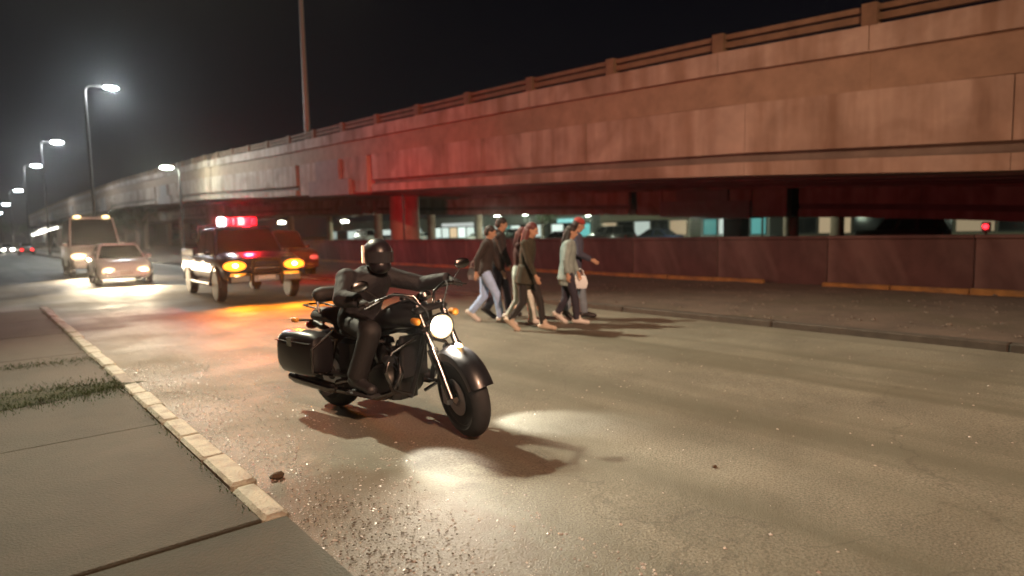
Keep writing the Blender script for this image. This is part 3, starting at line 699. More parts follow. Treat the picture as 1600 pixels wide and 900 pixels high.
light('POINT', 'red_light', (.5, .2, 2.25), red, 1000, TR, size=.12)
light('SPOT', 'red_light', (-.2, .5, 2.3), red, 2300, TR, target=(-14, 11.4, 1.7), size=.1, spot=100, blend=1)
light('POINT', 'white_flash_light', (.45, -.5, 2.2), (.85,.9,1), 120, TR, size=.1)
MB().tube([(.9,-.75,1.16),(.9,-.75,2.1)], .008, 5).build('antenna', satin_black, TR)
car('suv', 'dark unlit sport utility vehicle partly hidden behind the right side of the pickup', 'car', (9.2, 25.6, 0), HD, dark_paint, SUV)
# far vehicles on the left
car('hatchback', 'far car with bright headlights at the left edge', 'car', (4.0, 122, 0), HD, silver, SED, lamps=dict(name='far', col=(1,.9,.75), es=240, bcol=(1,.9,.75), power=250), detail=False)
car('hatchback', 'far car with red tail lights beside the bright headlights at left', 'car', (5.3, 104, 0), -HD, dark_paint, SED, tail=1, detail=False)
for o in [c for c in bpy.data.objects if c.name.startswith('tail_light') and c.parent and c.parent.name == 'hatchback.001']: o.scale = (1, 1, 1)
car('hatchback', 'pale parked car below the lit canopy at far left', 'car', (-3, 92, 0), R(200), white_paint, SED, detail=False)
# cars on the opposite side, roofs above the low wall
pk = 'cars parked beyond the low wall'
cl = [('dark parked car seen as a roof above the low wall, left of the shop lights', 44, 52, SUV, dark_paint), ('dark parked car above the low wall right of the turquoise windows', 44, 45, SED, dark_paint),
      ('dark parked car above the low wall below the long beige building', 44, 38.5, SUV, dark_paint), ('dark low car above the wall, just left of the dark tall box', 42, 32, SED, dark_blue),
      ('dark parked car above the low wall just left of the red signal', 42, 14.2, SUV, dark_paint)]
for (lb, x, y, s_, p_) in cl: car('parked_car', lb, 'car', (x, y, .08), PI/2, p_, s_, pk, detail=False)
bl = [('white parked car with gleaming roof left of the red column', 62, 104, SED, white_paint), ('silver parked car beneath the middle lamp beyond the overpass', 62, 112, SED, silver),
      ('white parked van behind the rider\'s helmet beyond the overpass', 62, 121, VAN, white_paint), ('pale parked car beneath the rightmost lamp beyond the overpass', 60, 96, SUV, silver),
      ('white parked car in front of the bright white shop', 66, 88, SED, white_paint), ('silver parked car right of the column by the white shop', 66, 81, SUV, silver)]
for (lb, x, y, s_, p_) in bl: car('parked_car', lb, 'car', (x, y, 0), PI/2, p_, s_, 'pale cars parked by the shops', detail=False)
ts = thing('signal_light', 'small round red light glowing above the low wall at right', 'signal', (34, 8.15, .1))
MB().tube([(0,0,0),(0,0,1.1)], .05, 8).build('pole', satin_black, ts); MB().chbox((-.1,-.16,1.05),(.12,.16,1.45),.03).build('housing', satin_black, ts)
MB().ell((-.12,0,1.25), (.06,.11,.11)).build('lens', emis('red_signal', (1,.02,.03), 6), ts)
light('POINT', 'signal_glow', (-.4,0,1.25), (1,.05,.05), 12, ts)
bx = thing('cabinet', 'dark tall utility box standing behind the wall left of the teal shop', 'box', (30, 17.8, .1))
MB().chbox((-.4,-.5,0),(.4,.5,1.9),.03).build('case', satin_black, bx); MB().box((-.42,-.42,.2),(-.403,.42,1.75)).build('door', dark_paint, bx, smooth=False)

# ------------------------------------------------------------------ people
def bake(mb, name, m, vox, parent, smooth_it=4):
    me = bpy.data.meshes.new(name); me.from_pydata(mb.v, [], mb.f); me.update()
    bm = bmesh.new(); bm.from_mesh(me); bmesh.ops.remove_doubles(bm, verts=bm.verts, dist=1e-5); bmesh.ops.recalc_face_normals(bm, faces=bm.faces); bm.to_mesh(me); bm.free()
    o = bpy.data.objects.new(name, me); C.objects.link(o)
    r = o.modifiers.new('r', 'REMESH'); r.mode = 'VOXEL'; r.voxel_size = vox; r.use_smooth_shade = True
    s = o.modifiers.new('s', 'SMOOTH'); s.factor = .5; s.iterations = smooth_it
    dg = bpy.context.evaluated_depsgraph_get(); ev = o.evaluated_get(dg)
    nm = bpy.data.meshes.new_from_object(ev); nm.name = name
    o.modifiers.clear(); o.data = nm; bpy.data.meshes.remove(me)
    nm.materials.clear(); nm.materials.append(m)
    nm.polygons.foreach_set('use_smooth', [True]*len(nm.polygons))
    if parent: o.parent = parent
    return o
def ring(c, side, fw, rx, ry, n=16):
    return [c + side*(rx*math.cos(2*PI*k/n)) + fw*(ry*math.sin(2*PI*k/n)) for k in range(n)]
def torso(b, pel, che, nek, side, grow=0.0, w=1.0, low=.0):
    d = (nek-pel).normalized(); fw = d.cross(side).normalized()*-1
    pts = [(-.10-low, .135, .10), (-.03, .165, .115), (.06, .165, .112), (.17, .14, .098), (.30, .155, .11), (.42, .175, .115), (.49, .165, .10), (.535, .11, .08), (.57, .06, .06)]
    L = (nek-pel).length/.57; R_ = []
    for (h, rx, ry) in pts:
        f = h/.57
        c = pel.lerp(che, max(0, min(1, f/.6))) if f < .6 else che.lerp(nek, (f-.6)/.4)
        if f < 0: c = pel + d*h
        R_.append(ring(c, side, fw, rx*w+grow, ry*w+grow))
    b.loft(R_)
def hand(b, wr, d, pn, curl=.5, sgn=1, s=1.0):
    """wrist, direction of forearm, palm normal; five fingers"""
    d = d.normalized(); sd = d.cross(pn).normalized()
    pc = wr+d*.05*s
    b.loft([ring(wr-d*.01, sd, pn, .026*s, .02*s, 10), ring(wr+d*.03*s, sd, pn, .036*s, .016*s, 10), ring(wr+d*.085*s, sd, pn, .041*s, .014*s, 10), ring(wr+d*.095*s, sd, pn, .034*s, .010*s, 10)])
    for i, (o_, l) in enumerate([(-.031, .062), (-.0105, .075), (.0105, .078), (.031, .07)]):
        p = wr+d*.088*s+sd*o_*s; dd = d; q = p
        for j, f in enumerate((.45, .32, .25)):
            dd = (dd*math.cos(curl*(.6+.3*j)) + pn*math.sin(curl*(.6+.3*j))).normalized() if j else (dd*math.cos(curl*.5)+pn*math.sin(curl*.5)).normalized()
            nq = q+dd*l*f*s; b.cap(q, (.0095-.0012*j)*s, nq, (.0088-.0012*j)*s, 8); q = nq
    t0 = wr+d*.03*s+sd*.03*sgn*s; t1 = t0+(sd*sgn*.5+d*.6+pn*.45).normalized()*.04*s; t2 = t1+(d*.8+pn*.6).normalized()*.032*s
    b.cap(t0, .012*s, t1, .0105*s, 8); b.cap(t1, .0105*s, t2, .008*s, 8)
def head_mesh(b, c, fw, up, s=1.0):
    sd = fw.cross(up).normalized(); Q = Matrix((sd, fw, up)).transposed()
    def P(x, y, z): return c + sd*x*s + fw*y*s + up*z*s
    b.ell(P(0,-.01,.025), (.076*s, .095*s, .09*s), Q=Q); b.ell(P(0,.012,-.035), (.062*s, .075*s, .08*s), Q=Q)
    b.ell(P(0,.05,-.085), (.032*s, .03*s, .026*s), Q=Q)                      # chin
    b.cap(P(0,.085,.015), .009*s, P(0,.108,-.02), .014*s, 8)                 # nose
    b.cap(P(-.03,.085,.032), .010*s, P(.03,.085,.032), .010*s, 8)            # brow
    b.cap(P(-.02,.082,-.052), .008*s, P(.02,.082,-.052), .008*s, 8)          # lips
    for k in (-1, 1): b.ell(P(.076*k,-.005,-.005), (.012*s, .02*s, .032*s), Q=Q, n=8, m=6)
    return P
def person(label, loc, heading, J, cl, group=None, s=1.0, name='person', vox=.013):
    """J: joints in local space (x forward, y left, z up), metres for a 1.75 m figure."""
    root = thing(name, label, 'person', loc, heading, group)
    V3 = lambda k: Vector(J[k])*s
    side = (V3('shl')-V3('shr')).normalized(); pel, che, nek, hd = V3('pelvis'), V3('chest'), V3('neck'), V3('head')
    b = MB(); torso(b, pel, che, nek, side, w=s)
    up = (hd-nek).normalized(); hf = Vector(J.get('face', (1, 0, 0))); hf = (hf-up*hf.dot(up)).normalized()
    b.cap(nek-up*.05*s, .056*s, hd-up*.06*s, .05*s)
    P = head_mesh(b, hd, hf, up, s)
    for a in 'lr':
        sh, el, wr = V3('sh'+a), V3('el'+a), V3('wr'+a)
        b.cap(sh, .052*s, el, .04*s); b.cap(el, .039*s, wr, .026*s)
        pn = Vector(J.get('palm'+a, (0, -1 if a == 'l' else 1, 0)))
        d = (wr-el).normalized()
        if 'hd'+a in J: d = Vector(J['hd'+a]).normalized()
        pn = (pn-d*pn.dot(d)).normalized()
        hand(b, wr, d, pn, J.get('curl'+a, .45), 1 if d.cross(pn).dot(Vector((1,0,0))) > 0 else -1, s)
        hp, kn, an, to = V3('hip'+a), V3('kn'+a), V3('an'+a), V3('to'+a)
        b.cap(hp, .085*s, kn, .056*s); b.cap(kn, .056*s, an, .036*s)
        b.cap(kn.lerp(an, .3)+Vector((-.018*s,0,0)), .056*s, kn.lerp(an, .6), .042*s)
        b.cap(an, .036*s, to, .03*s)
    bake(b, 'body', cl.get('skin', skin), vox, root)
    # trousers
    b = MB(); g = cl.get('loose', .012)
    torso_low = [(-.11, .13, .10), (-.03, .172, .122), (.06, .172, .12), (.14, .152, .108)]
    d = (che-pel).normalized(); fwv = side.cross(d).normalized()
    b.loft([ring(pel+d*h*s, side, fwv, rx*s+g*.6, ry*s+g*.6) for (h, rx, ry) in torso_low])
    for a in 'lr':
        hp, kn, an = V3('hip'+a), V3('kn'+a), V3('an'+a)
        e = an+(an-kn).normalized()*(-.01 if not cl.get('short_leg') else -.14)*s
        b.cap(hp, .092*s+g*.5, kn, .062*s+g); b.tube([kn, kn.lerp(e, .5), e], [.062*s+g, .055*s+g, .05*s+g*1.2], 14)
        b.ell(kn, (.062*s+g,)*3)
    bake(b, 'trousers', cl['legs'], vox, root, 3)
    # jacket / top with sleeves
    b = MB(); g = cl.get('bulk', .02)
    torso(b, pel.lerp(che, .02), che, nek+(nek-che).normalized()*.02*s, side, grow=g, w=s, low=cl.get('hem', 0))
    if cl.get('hem', 0) > .1:
        dd = (nek-pel).normalized(); b.loft([ring(pel+dd*z, side, side.cross(dd), r1*s, r2*s) for (z, r1, r2) in ((.12,.175,.13),(-.05,.195,.15),(-cl['hem'],.205,.17))])
    for a in 'lr':
        sh, el, wr = V3('sh'+a), V3('el'+a), V3('wr'+a)
        b.ell(sh, (.062*s+g*.7,)*3); b.cap(sh, .058*s+g*.7, el, .046*s+g*.6)
        if cl.get('sleeve', 1): b.ell(el, (.047*s+g*.6,)*3); b.tube([el, el.lerp(wr, .5), el.lerp(wr, .93)], [.046*s+g*.6, .042*s+g*.5, .034*s+g*.5], 12)
    if cl.get('hood'):
        b.ell(nek-hf*.05*s+up*.02, (.10*s, .085*s, .055*s))
    else: b.cap(nek-up*.02, .062*s, nek+up*.035*s, .058*s)
    bake(b, cl.get('topname', 'jacket'), cl['top'], vox, root, 4)
    for a in 'lr':
        b = MB(); an, to = V3('an'+a), V3('to'+a)
        fd = (to-an).normalized(); sv = fd.cross(Vector((0,0,1))).normalized(); uv = sv.cross(fd)
        heel = an - fd*.045*s - uv*.03*s
        b.cap(heel, .047*s, to, .044*s); b.cap(an+uv*.0, .052*s, an+uv*.06*s, .052*s); b.ell(to+fd*.025*s, (.052*s,.052*s,.044*s)); b.cap(an, .052*s, an.lerp(to, .6), .042*s)
        if cl.get('boot'): kn = V3('kn'+a); b.tube([an, an.lerp(kn, .35)], [.05*s+.014, .058*s+.016], 12)
        bake(b, 'shoe', cl['shoe'], vox*.9, root, 2)
    # hair or cap
    Pq = lambda x, y, z: hd + hf.cross(up).normalized()*x*s + hf*y*s + up*z*s
    Q = Matrix((hf.cross(up).normalized(), hf, up)).transposed()
    if cl.get('hair') == 'helmet':
        pass
    else:
        b = MB(); b.ell(Pq(0,-.022,.04), (.086*s, .098*s, .09*s), Q=Q); b.ell(Pq(0,-.055,-.01), (.078*s, .06*s, .075*s), Q=Q)
        if cl.get('hair') == 'long':
            b.cap(Pq(0,-.07,-.02), .075*s, Pq(0,-.085,-.2), .055*s); b.cap(Pq(.05,-.04,-.02), .04*s, Pq(.06,-.03,-.2), .03*s); b.cap(Pq(-.05,-.04,-.02), .04*s, Pq(-.06,-.03,-.2), .03*s)
        bake(b, 'hair', cl['haircol'], vox*.8, root, 2)
        if cl.get('cap'):
            b = MB(); b.ell(Pq(0,-.012,.062), (.092*s, .104*s, .075*s), Q=Q); b.loft([ring(Pq(0,.06,.05), Q.col[0], Q.col[1], .075*s, .05*s, 14), ring(Pq(0,.1,.043), Q.col[0], Q.col[1], .07*s, .075*s, 14)])
            bake(b, 'cap', cl['cap'], vox*.7, root, 2)
    for k in (-1, 1):
        MB().ell(Pq(.029*k,.083,.012), (.011*s,.008*s,.008*s), n=8, m=6, Q=Q).build('eye', mat('eye', (.1,.09,.08), .2), root)
    return root
def walk(st, armsw=.5, lean=.03, lead='l', bend=0.0, hold=None, h_=0.0):
    """mid-stride joints: st = half stride length"""
    o = 'r' if lead == 'l' else 'l'; sg = {'l': 1, 'r': -1}
    J = dict(pelvis=(0,0,.93), chest=(lean*.6,0,1.22), neck=(lean*1.3,0,1.46), head=(lean*2+.02,0,1.62))
    J['shl'] = (lean, .185, 1.41); J['shr'] = (lean, -.185, 1.41)
    for a in 'lr':
        f = 1 if a == lead else -1
        J['hip'+a] = (.02*f, .09*sg[a], .90)
        if f == 1:
            J['kn'+a] = (st*.72, .085*sg[a], .50); J['an'+a] = (st*.95, .08*sg[a], .085); J['to'+a] = (st*.95+.15, .09*sg[a], .045)
        else:
            J['kn'+a] = (-st*.12, .085*sg[a], .47); J['an'+a] = (-st*.98, .08*sg[a], .17); J['to'+a] = (-st*.98+.12, .085*sg[a], .045)
        g = -f*armsw
        J['el'+a] = (lean+.22*g, .225*sg[a], 1.14); J['wr'+a] = (lean+.22*g+.14*max(g, -.2)+.06, .22*sg[a], .90)
    if hold: J.update(hold)
    return J
cloth = lambda n, c, **k: mat(n, c, .85, var=.18, vscale=9, bump=.5, bscale=35, **k)
blk_j = cloth('black_hooded_fabric', (.022,.017,.018)); dk_tr = cloth('dark_trouser_cloth', (.03,.028,.045)); jeans = cloth('light_blue_denim', (.36,.52,.85))
maroon = cloth('dark_maroon_knit', (.09,.03,.03)); olive = cloth('dark_olive_cloth', (.035,.032,.02)); pale_tr = cloth('pale_grey_trousers', (.6,.64,.6))
greyg = cloth('grey_green_coat', (.24,.31,.31)); navy = cloth('navy_hoodie', (.05,.055,.09)); bluegrey = cloth('blue_grey_denim', (.17,.22,.28))
hair_d = mat('dark_hair', (.02,.014,.014), .6, bump=.4, bscale=80); hair_r = mat('dark_red_hair', (.09,.02,.02), .55, bump=.4, bscale=80)
shoe_p = mat('pale_shoe', (.62,.6,.57), .6); shoe_d = mat('dark_shoe', (.02,.018,.02), .5); tan_b = mat('tan_boot', (.5,.42,.34), .6)
GP = 'people walking across the road'
def at(px, Y):      # camera-plane column and distance -> road coordinates (used for measuring only)
    X = (px-800)/1000*Y; return (.766*X+.643*Y, -.643*X+.766*Y)
hdg = math.atan2(-.643, .766)
def put(px, Y): x, y = at(px, Y); return (x, y, road_z(x, y)+.0)
person('person in a black hooded jacket and dark trousers, behind the walker in light jeans', put(777, 11.8), hdg+.1, walk(.22, .3, .04, 'l'),
       dict(legs=dk_tr, top=blk_j, shoe=shoe_d, haircol=hair_d, hood=1, bulk=.032, loose=.02), GP, 1.06)
person('person in light blue jeans overlapping the black jacketed walker, on the left', put(758, 11.2), hdg-.1, walk(.3, .5, .05, 'r', hold=dict(elr=(-.1,-.25,1.15), wrr=(-.12,-.27,.92))),
       dict(legs=jeans, top=cloth('black_brown_top', (.025,.017,.016)), topname='sweater', shoe=shoe_p, haircol=hair_d, bulk=.022, loose=.014), GP, .97)
person('person with dark red hair in a long dark olive top, black leggings and pale boots', put(822, 10.15), hdg-.35, walk(.27, .35, .05, 'l'),
       dict(legs=cloth('black_leggings', (.02,.018,.018)), top=olive, topname='top', shoe=tan_b, haircol=hair_r, hair='long', bulk=.012, loose=.003, hem=.16), GP, .985)
person('person in pale grey trousers and a maroon top half hidden by the red haired walker', put(812, 10.75), hdg-.2, walk(.22, .45, .03, 'l'),
       dict(legs=pale_tr, top=maroon, topname='top', shoe=shoe_p, haircol=hair_r, hair='long', bulk=.012, loose=.012, sleeve=0), GP, .95)
person('person in a long grey green coat with dark trousers and dark hair', put(886, 10.75), hdg-.1, walk(.18, .25, .04, 'r'),
       dict(legs=dk_tr, top=greyg, topname='coat', shoe=shoe_p, haircol=hair_d, hair='long', bulk=.028, loose=.01, hem=.14), GP, .955)
person('person in a navy hoodie and red cap walking behind the grey green coat', put(897, 11.35), hdg+.1, walk(.2, .5, .04, 'l', hold=dict(elr=(.05,-.25,1.14), wrr=(.26,-.24,1.03))),
       dict(legs=bluegrey, top=navy, topname='hoodie', shoe=shoe_d, haircol=hair_d, cap=mat('red_cap', (.3,.04,.035), .7), hood=1, bulk=.03, loose=.02), GP, 1.03)
def bag(label, px, Y, z, col, a=0, sz=1):
    x, y = at(px, Y); t = thing('bag', label, 'bag', (x, y, z), a)
    b = MB().loft([[(-.10*sz,-.04,0),(.10*sz,-.04,0),(.10*sz,.04,0),(-.10*sz,.04,0)], [(-.125*sz,-.055,.1*sz),(.125*sz,-.055,.1*sz),(.125*sz,.055,.1*sz),(-.125*sz,.055,.1*sz)], [(-.09*sz,-.02,.22*sz),(.09*sz,-.02,.22*sz),(.09*sz,.02,.22*sz),(-.09*sz,.02,.22*sz)]])
    b.build('pouch', col, t); MB().tube([(-.07*sz,0,.21*sz),(-.05*sz,0,.3*sz),(0,0,.34*sz),(.05*sz,0,.3*sz),(.07*sz,0,.21*sz)], .008, 6).build('handle', col, t)
bag('small pale bag hanging at the hand of the walker in blue jeans', 741, 11.75, .72, mat('pale_bag', (.6,.5,.45), .6), hdg)
bag('white bag hanging between the grey green coat and the navy hoodie', 907, 11.0, .58, mat('white_bag', (.68,.74,.78), .6), hdg)

# ------------------------------------------------------------------ motorcycle
MH = math.atan2(-.98, .196)
mc = thing('motorcycle', 'large black cruiser motorcycle with glaring round headlight and hard saddlebags, ridden toward the camera', 'motorcycle', (2.51, 5.54, .0), MH)
MX = Matrix.Rotation(PI/2, 4, 'X')
def wheel_mc(parent, x, r, w, name='wheel', M=None):
    prof = []
    for k in range(15):
        a = PI*k/14; prof.append((r-w*.5*1.05+ w*.5*1.05*math.sin(a), -w/2*math.cos(a)))
    prof = [(r-w*.72, -w*.36)] + prof + [(r-w*.72, w*.36)]
    o = MB().lathe(prof, 56, MX).build('tyre', black_rubber, None)
    t = bpy.data.objects.new(name, None); C.objects.link(t); t.parent = parent; t.location = (x, 0, r); o.parent = t
    ri = r-w*.7
    MB().lathe([(ri+.012,-w*.38),(ri-.02,-w*.34),(ri-.035,-w*.1),(ri-.035,w*.1),(ri-.02,w*.34),(ri+.012,w*.38),(ri+.02,0),(ri+.012,-w*.38)], 40, MX).build('rim', chrome, t)
    b = MB()
    for k in range(10):
        for sg in (-1, 1):
            a = 2*PI*k/10+sg*.06; b.cap((.05*math.cos(a), sg*.02, .05*math.sin(a)), .017, ((ri-.02)*math.cos(a+sg*.05), sg*.012, (ri-.02)*math.sin(a+sg*.05)), .011, 8)
    b.build('spoke', steel, t)
    MB().lathe([(.0001,-.075),(.045,-.075),(.05,-.05),(.035,-.03),(.035,.03),(.05,.05),(.045,.075),(.0001,.075)], 24, MX).build('hub', chrome, t)
    for sg in (-1, 1):
        MB().lathe([(.07,sg*.062),(.145,sg*.062),(.145,sg*.067),(.07,sg*.067),(.07,sg*.062)], 32, MX).build('brake_disc', steel, t)
    return t
wheel_mc(mc, 0, .33, .18)
# steering assembly: an empty on the steering axis turned to the rider's right
ST = Matrix.Translation((1.22, 0, 1.0)) @ Matrix.Rotation(-.38, 4, 'Y')
steer = R(-20)
axis = Vector((-.46, 0, .89)).normalized()      # steering axis direction, through the headstock
hs = Vector((1.24, 0, .98))
SM = Matrix.Translation(hs) @ Matrix.Rotation(steer, 4, axis) @ Matrix.Translation(-hs)
fw = wheel_mc(mc, 1.6, .335, .15); fw.matrix_local = SM @ Matrix.Translation((1.6, 0, .335))
def sb(name, mb, m, parent=None, **k):
    o = mb.build(name, m, parent or mc, **k)
    return o
def S(mb): mb.v = [tuple(SM @ Vector(p)) for p in mb.v]; return mb
for sg in (-1, 1):
    b = MB().tube([(1.6, sg*.105, .335), (1.46, sg*.105, .62)], .034, 14).tube([(1.46, sg*.105, .62), (1.25, sg*.105, 1.03)], .026, 14).tube([(1.46, sg*.105, .60), (1.41, sg*.105, .70)], .042, 14)
    sb('fork_leg', S(b), dark_chrome)
    sb('brake_caliper', S(MB().chbox((1.43, sg*.075-.025, .26), (1.52, sg*.075+.025, .42), .012)), steel)
sb('triple_clamp', S(MB().chbox((1.2,-.14,.98),(1.32,.14,1.02),.02).chbox((1.27,-.14,.84),(1.38,.14,.875),.02)), satin_black)
# front fender: deep curved shell
def fender(cx, cz, r, w, a0, a1, n=18, thick=.01):
    rings = []
    for i in range(n+1):
        a = R(lerp(a0, a1, i/n)); c = Vector((math.cos(a), 0, math.sin(a)))
        pr = []
        prof = [(-w/2, -.07), (-w/2, -.02), (-w*.36, .005), (0, .022), (w*.36, .005), (w/2, -.02), (w/2, -.07)]
        for (y, h) in prof: pr.append(Vector((cx, y, cz))+c*(r+h))
        for (y, h) in reversed(prof): pr.append(Vector((cx, y*.95, cz))+c*(r+h-thick))
        rings.append(pr)
    return MB().loft(rings)
sb('front_fender', S(fender(1.6, .335, .375, .19, 22, 165)), black_paint)
sb('fender_spot', S(MB().ell((1.66,0,.745), (.05,.022,.018))), emis('fender_amber', (1,.5,.15), 8))  # small amber emitting oval on top of the fender
sb('rear_fender', fender(0, .33, .385, .24, 20, 175), black_paint)
# headlight in its bowl
hl = S(MB().lathe([(.0001,-.14),(.05,-.13),(.09,-.08),(.108,-.02),(.112,.0),(.100,.012)], 32, Matrix.Translation((1.42,0,.86)) @ Matrix.Rotation(PI/2, 4, 'Y')))
HLo = sb('headlight', hl, chrome)
S_l = S(MB().lathe([(.0001,.035),(.05,.03),(.085,.018),(.1,.004),(.0999,-.002)], 32, Matrix.Translation((1.42,0,.86)) @ Matrix.Rotation(PI/2, 4, 'Y')))
sb('lens', S_l, emis('headlight_glare', (1,.76,.42), 2.3), HLo)
hp = SM @ Vector((1.5,0,.86)); ht = SM @ Vector((5,-.15,-.35))
light('SPOT', 'beam', hp, (1,.9,.72), 260, mc, target=ht, size=.06, spot=110, blend=.7)
light('POINT', 'headlight_glow', hp, (1,.85,.6), 9, mc, size=.08)
for sg in (-1, 1):   # driving lamps low on the crash bar, aimed at the road
    o = sb('driving_lamp', MB().lathe([(.0001,-.06),(.03,-.05),(.042,-.01),(.044,.01),(.0001,.012)], 20, Matrix.Translation((1.13, sg*.33, .60)) @ Matrix.Rotation(PI/2+.3, 4, 'Y')), satin_black)
    light('SPOT', 'driving_beam', (1.19, sg*.33, .58), (1,.97,.85), 190 if sg == 1 else 100, mc, target=(1.86, .66, 0) if sg == 1 else (1.80, -.48, 0), size=.05, spot=46 if sg == 1 else 38, blend=.7)
# handlebar, grips, levers, mirrors, instrument
for sg in (-1, 1):
    sb('handlebar', S(MB().tube([(1.24, sg*.05, 1.0), (1.20, sg*.09, 1.10), (1.14, sg*.22, 1.14), (1.05, sg*.36, 1.10)], .0135, 12)), dark_chrome)
    sb('grip', S(MB().tube([(1.05, sg*.355, 1.10), (.97, sg*.47, 1.06)], .019, 12)), black_rubber)
    sb('lever', S(MB().tube([(1.11, sg*.34, 1.11), (1.08, sg*.46, 1.07)], .006, 8)), dark_chrome)
    o = sb('mirror', S(MB().ell((1.06, sg*.46, 1.25), (.018,.075,.045))), dark_chrome); sb('mirror_stalk', S(MB().tube([(1.09, sg*.33, 1.12), (1.07, sg*.43, 1.22)], .006, 8)), dark_chrome, o)
    sb('turn_signal', S(MB().cap((1.3, sg*.17, .93), .028, (1.36, sg*.17, .93), .03)), mat('amber_lens', (.6,.25,.03), .3))
    sb('cable', S(MB().tube([(1.10, sg*.26, 1.14), (1.25, sg*.2, 1.14), (1.36, sg*.08, 1.02), (1.34, sg*.05, .9)], .006, 8)), black_rubber)
sb('instrument', S(MB().lathe([(.06,0),(.065,.03),(.05,.05),(.0001,.052)], 24, Matrix.Translation((1.20,0,1.06)) @ Matrix.Rotation(-.5, 4, 'Y'))), dark_chrome)
# fairing shield between forks and tank, tank, seat, frame
tk = MB()
rg = []
for (x, z, rx, rz) in [(.62,.80,.07,.05),(.70,.83,.14,.09),(.85,.88,.19,.125),(1.0,.91,.20,.14),(1.12,.92,.16,.125),(1.2,.93,.08,.08)]:
    rg.append([(x, rx*math.cos(2*PI*k/20), z+rz*math.sin(2*PI*k/20)*(1 if math.sin(2*PI*k/20) > 0 else .75)) for k in range(20)])
tk.loft(rg); TK = sb('fuel_tank', tk, black_paint)
sb('filler_cap', MB().lathe([(.035,1.035),(.035,1.06),(.0001,1.065)], 20, Matrix.Translation((.95,.0,0))), chrome, TK)
se = MB().loft([[(x, rx*math.cos(2*PI*k/18), z+rz*math.sin(2*PI*k/18)) for k in range(18)] for (x, z, rx, rz) in
    [(-.22,.84,.06,.05),(-.18,.85,.14,.07),(.05,.85,.15,.075),(.16,.82,.15,.07),(.24,.74,.17,.055),(.45,.72,.19,.06),(.62,.77,.13,.06),(.68,.80,.07,.04)]])
sb('seat', se, black_leather)
sb('backrest', MB().cap((-.1,-.08,1.04), .07, (-.1,.08,1.04), .07), black_leather)
for sg in (-1, 1):
    sb('sissy_bar', MB().tube([(.0,sg*.12,.78),(-.08,sg*.12,.9),(-.12,sg*.1,1.03)], .011, 8), dark_chrome)
    sb('luggage_rack', MB().tube([(-.08,sg*.1,.91),(-.34,sg*.1,.935),(-.37,sg*.0,.935)], .009, 8), dark_chrome)
    # saddlebags: hard rounded cases with lid and latch
    rb = []
    for (x, k) in [(-.34,.55),(-.32,.85),(-.25,1.0),(-.02,1.04),(.16,1.0),(.22,.85),(.24,.6)]:
        cy, cz = sg*.30, .55
        rb.append([(x, cy+.125*k*(abs(math.cos(a))**.55)*(1 if math.cos(a) > 0 else -1), cz+.19*k*(abs(math.sin(a))**.55)*(1 if math.sin(a) > 0 else -1)) for a in [2*PI*(q+.5)/20 for q in range(20)]])
    sd = sb('saddlebag', MB().loft(rb), black_paint)
    sb('lid_seam', MB().box((-.31, sg*.30-.133, .655), (.21, sg*.30+.133, .663)), satin_black, sd, smooth=False)
    sb('latch', MB().chbox((-.12, sg*.30+sg*.128-.01, .62), (-.05, sg*.30+sg*.128+.012, .70), .006), chrome, sd)
    sb('bag_guard', MB().tube([(.24,sg*.2,.75),(.24,sg*.42,.62),(.24,sg*.42,.42),(.2,sg*.2,.35)], .012, 8), dark_chrome)
    sb('crash_bar', MB().tube([(1.12,sg*.05,.74),(1.12,sg*.3,.66),(1.14,sg*.38,.52),(1.12,sg*.3,.36),(1.08,sg*.08,.28)], .015, 10), dark_chrome)
    sb('footboard', MB().chbox((.62, sg*.32-.055, .285), (.94, sg*.32+.055, .305), .01), black_rubber)
    sb('footboard_bracket', MB().tube([(.78,sg*.1,.28),(.78,sg*.3,.28)], .014, 8), satin_black)
    sb('swing_arm', MB().tube([(0,sg*.12,.33),(.48,sg*.13,.37)], .025, 10), satin_black)
    sb('shock', MB().tube([(.08,sg*.15,.36),(.2,sg*.15,.66)], .025, 10), dark_chrome)
    sb('rear_signal', MB().cap((-.36, sg*.17, .80), .026, (-.4, sg*.17, .80), .028), MATS['amber_lens'])
sb('frame', MB().tube([(1.22,0,.9),(1.1,.0,.5),(1.0,0,.24),(.5,0,.22),(.42,0,.5),(.45,0,.68),(.7,0,.74),(1.18,0,.86)], .022, 10), satin_black)
sb('tail_bracket', MB().tube([(-.1,0,.70),(-.33,0,.76)], .03, 10).tube([(-.35,-.17,.80),(-.33,0,.78),(-.35,.17,.80)], .011, 8), satin_black)
sb('tail_lamp', MB().ell((-.36,0,.74), (.04,.07,.045)), mat('red_lens', (.4,.02,.02), .25))
sb('number_plate', MB().box((-.42,-.1,.50),(-.41,.1,.62)), MATS['plate'], smooth=False)
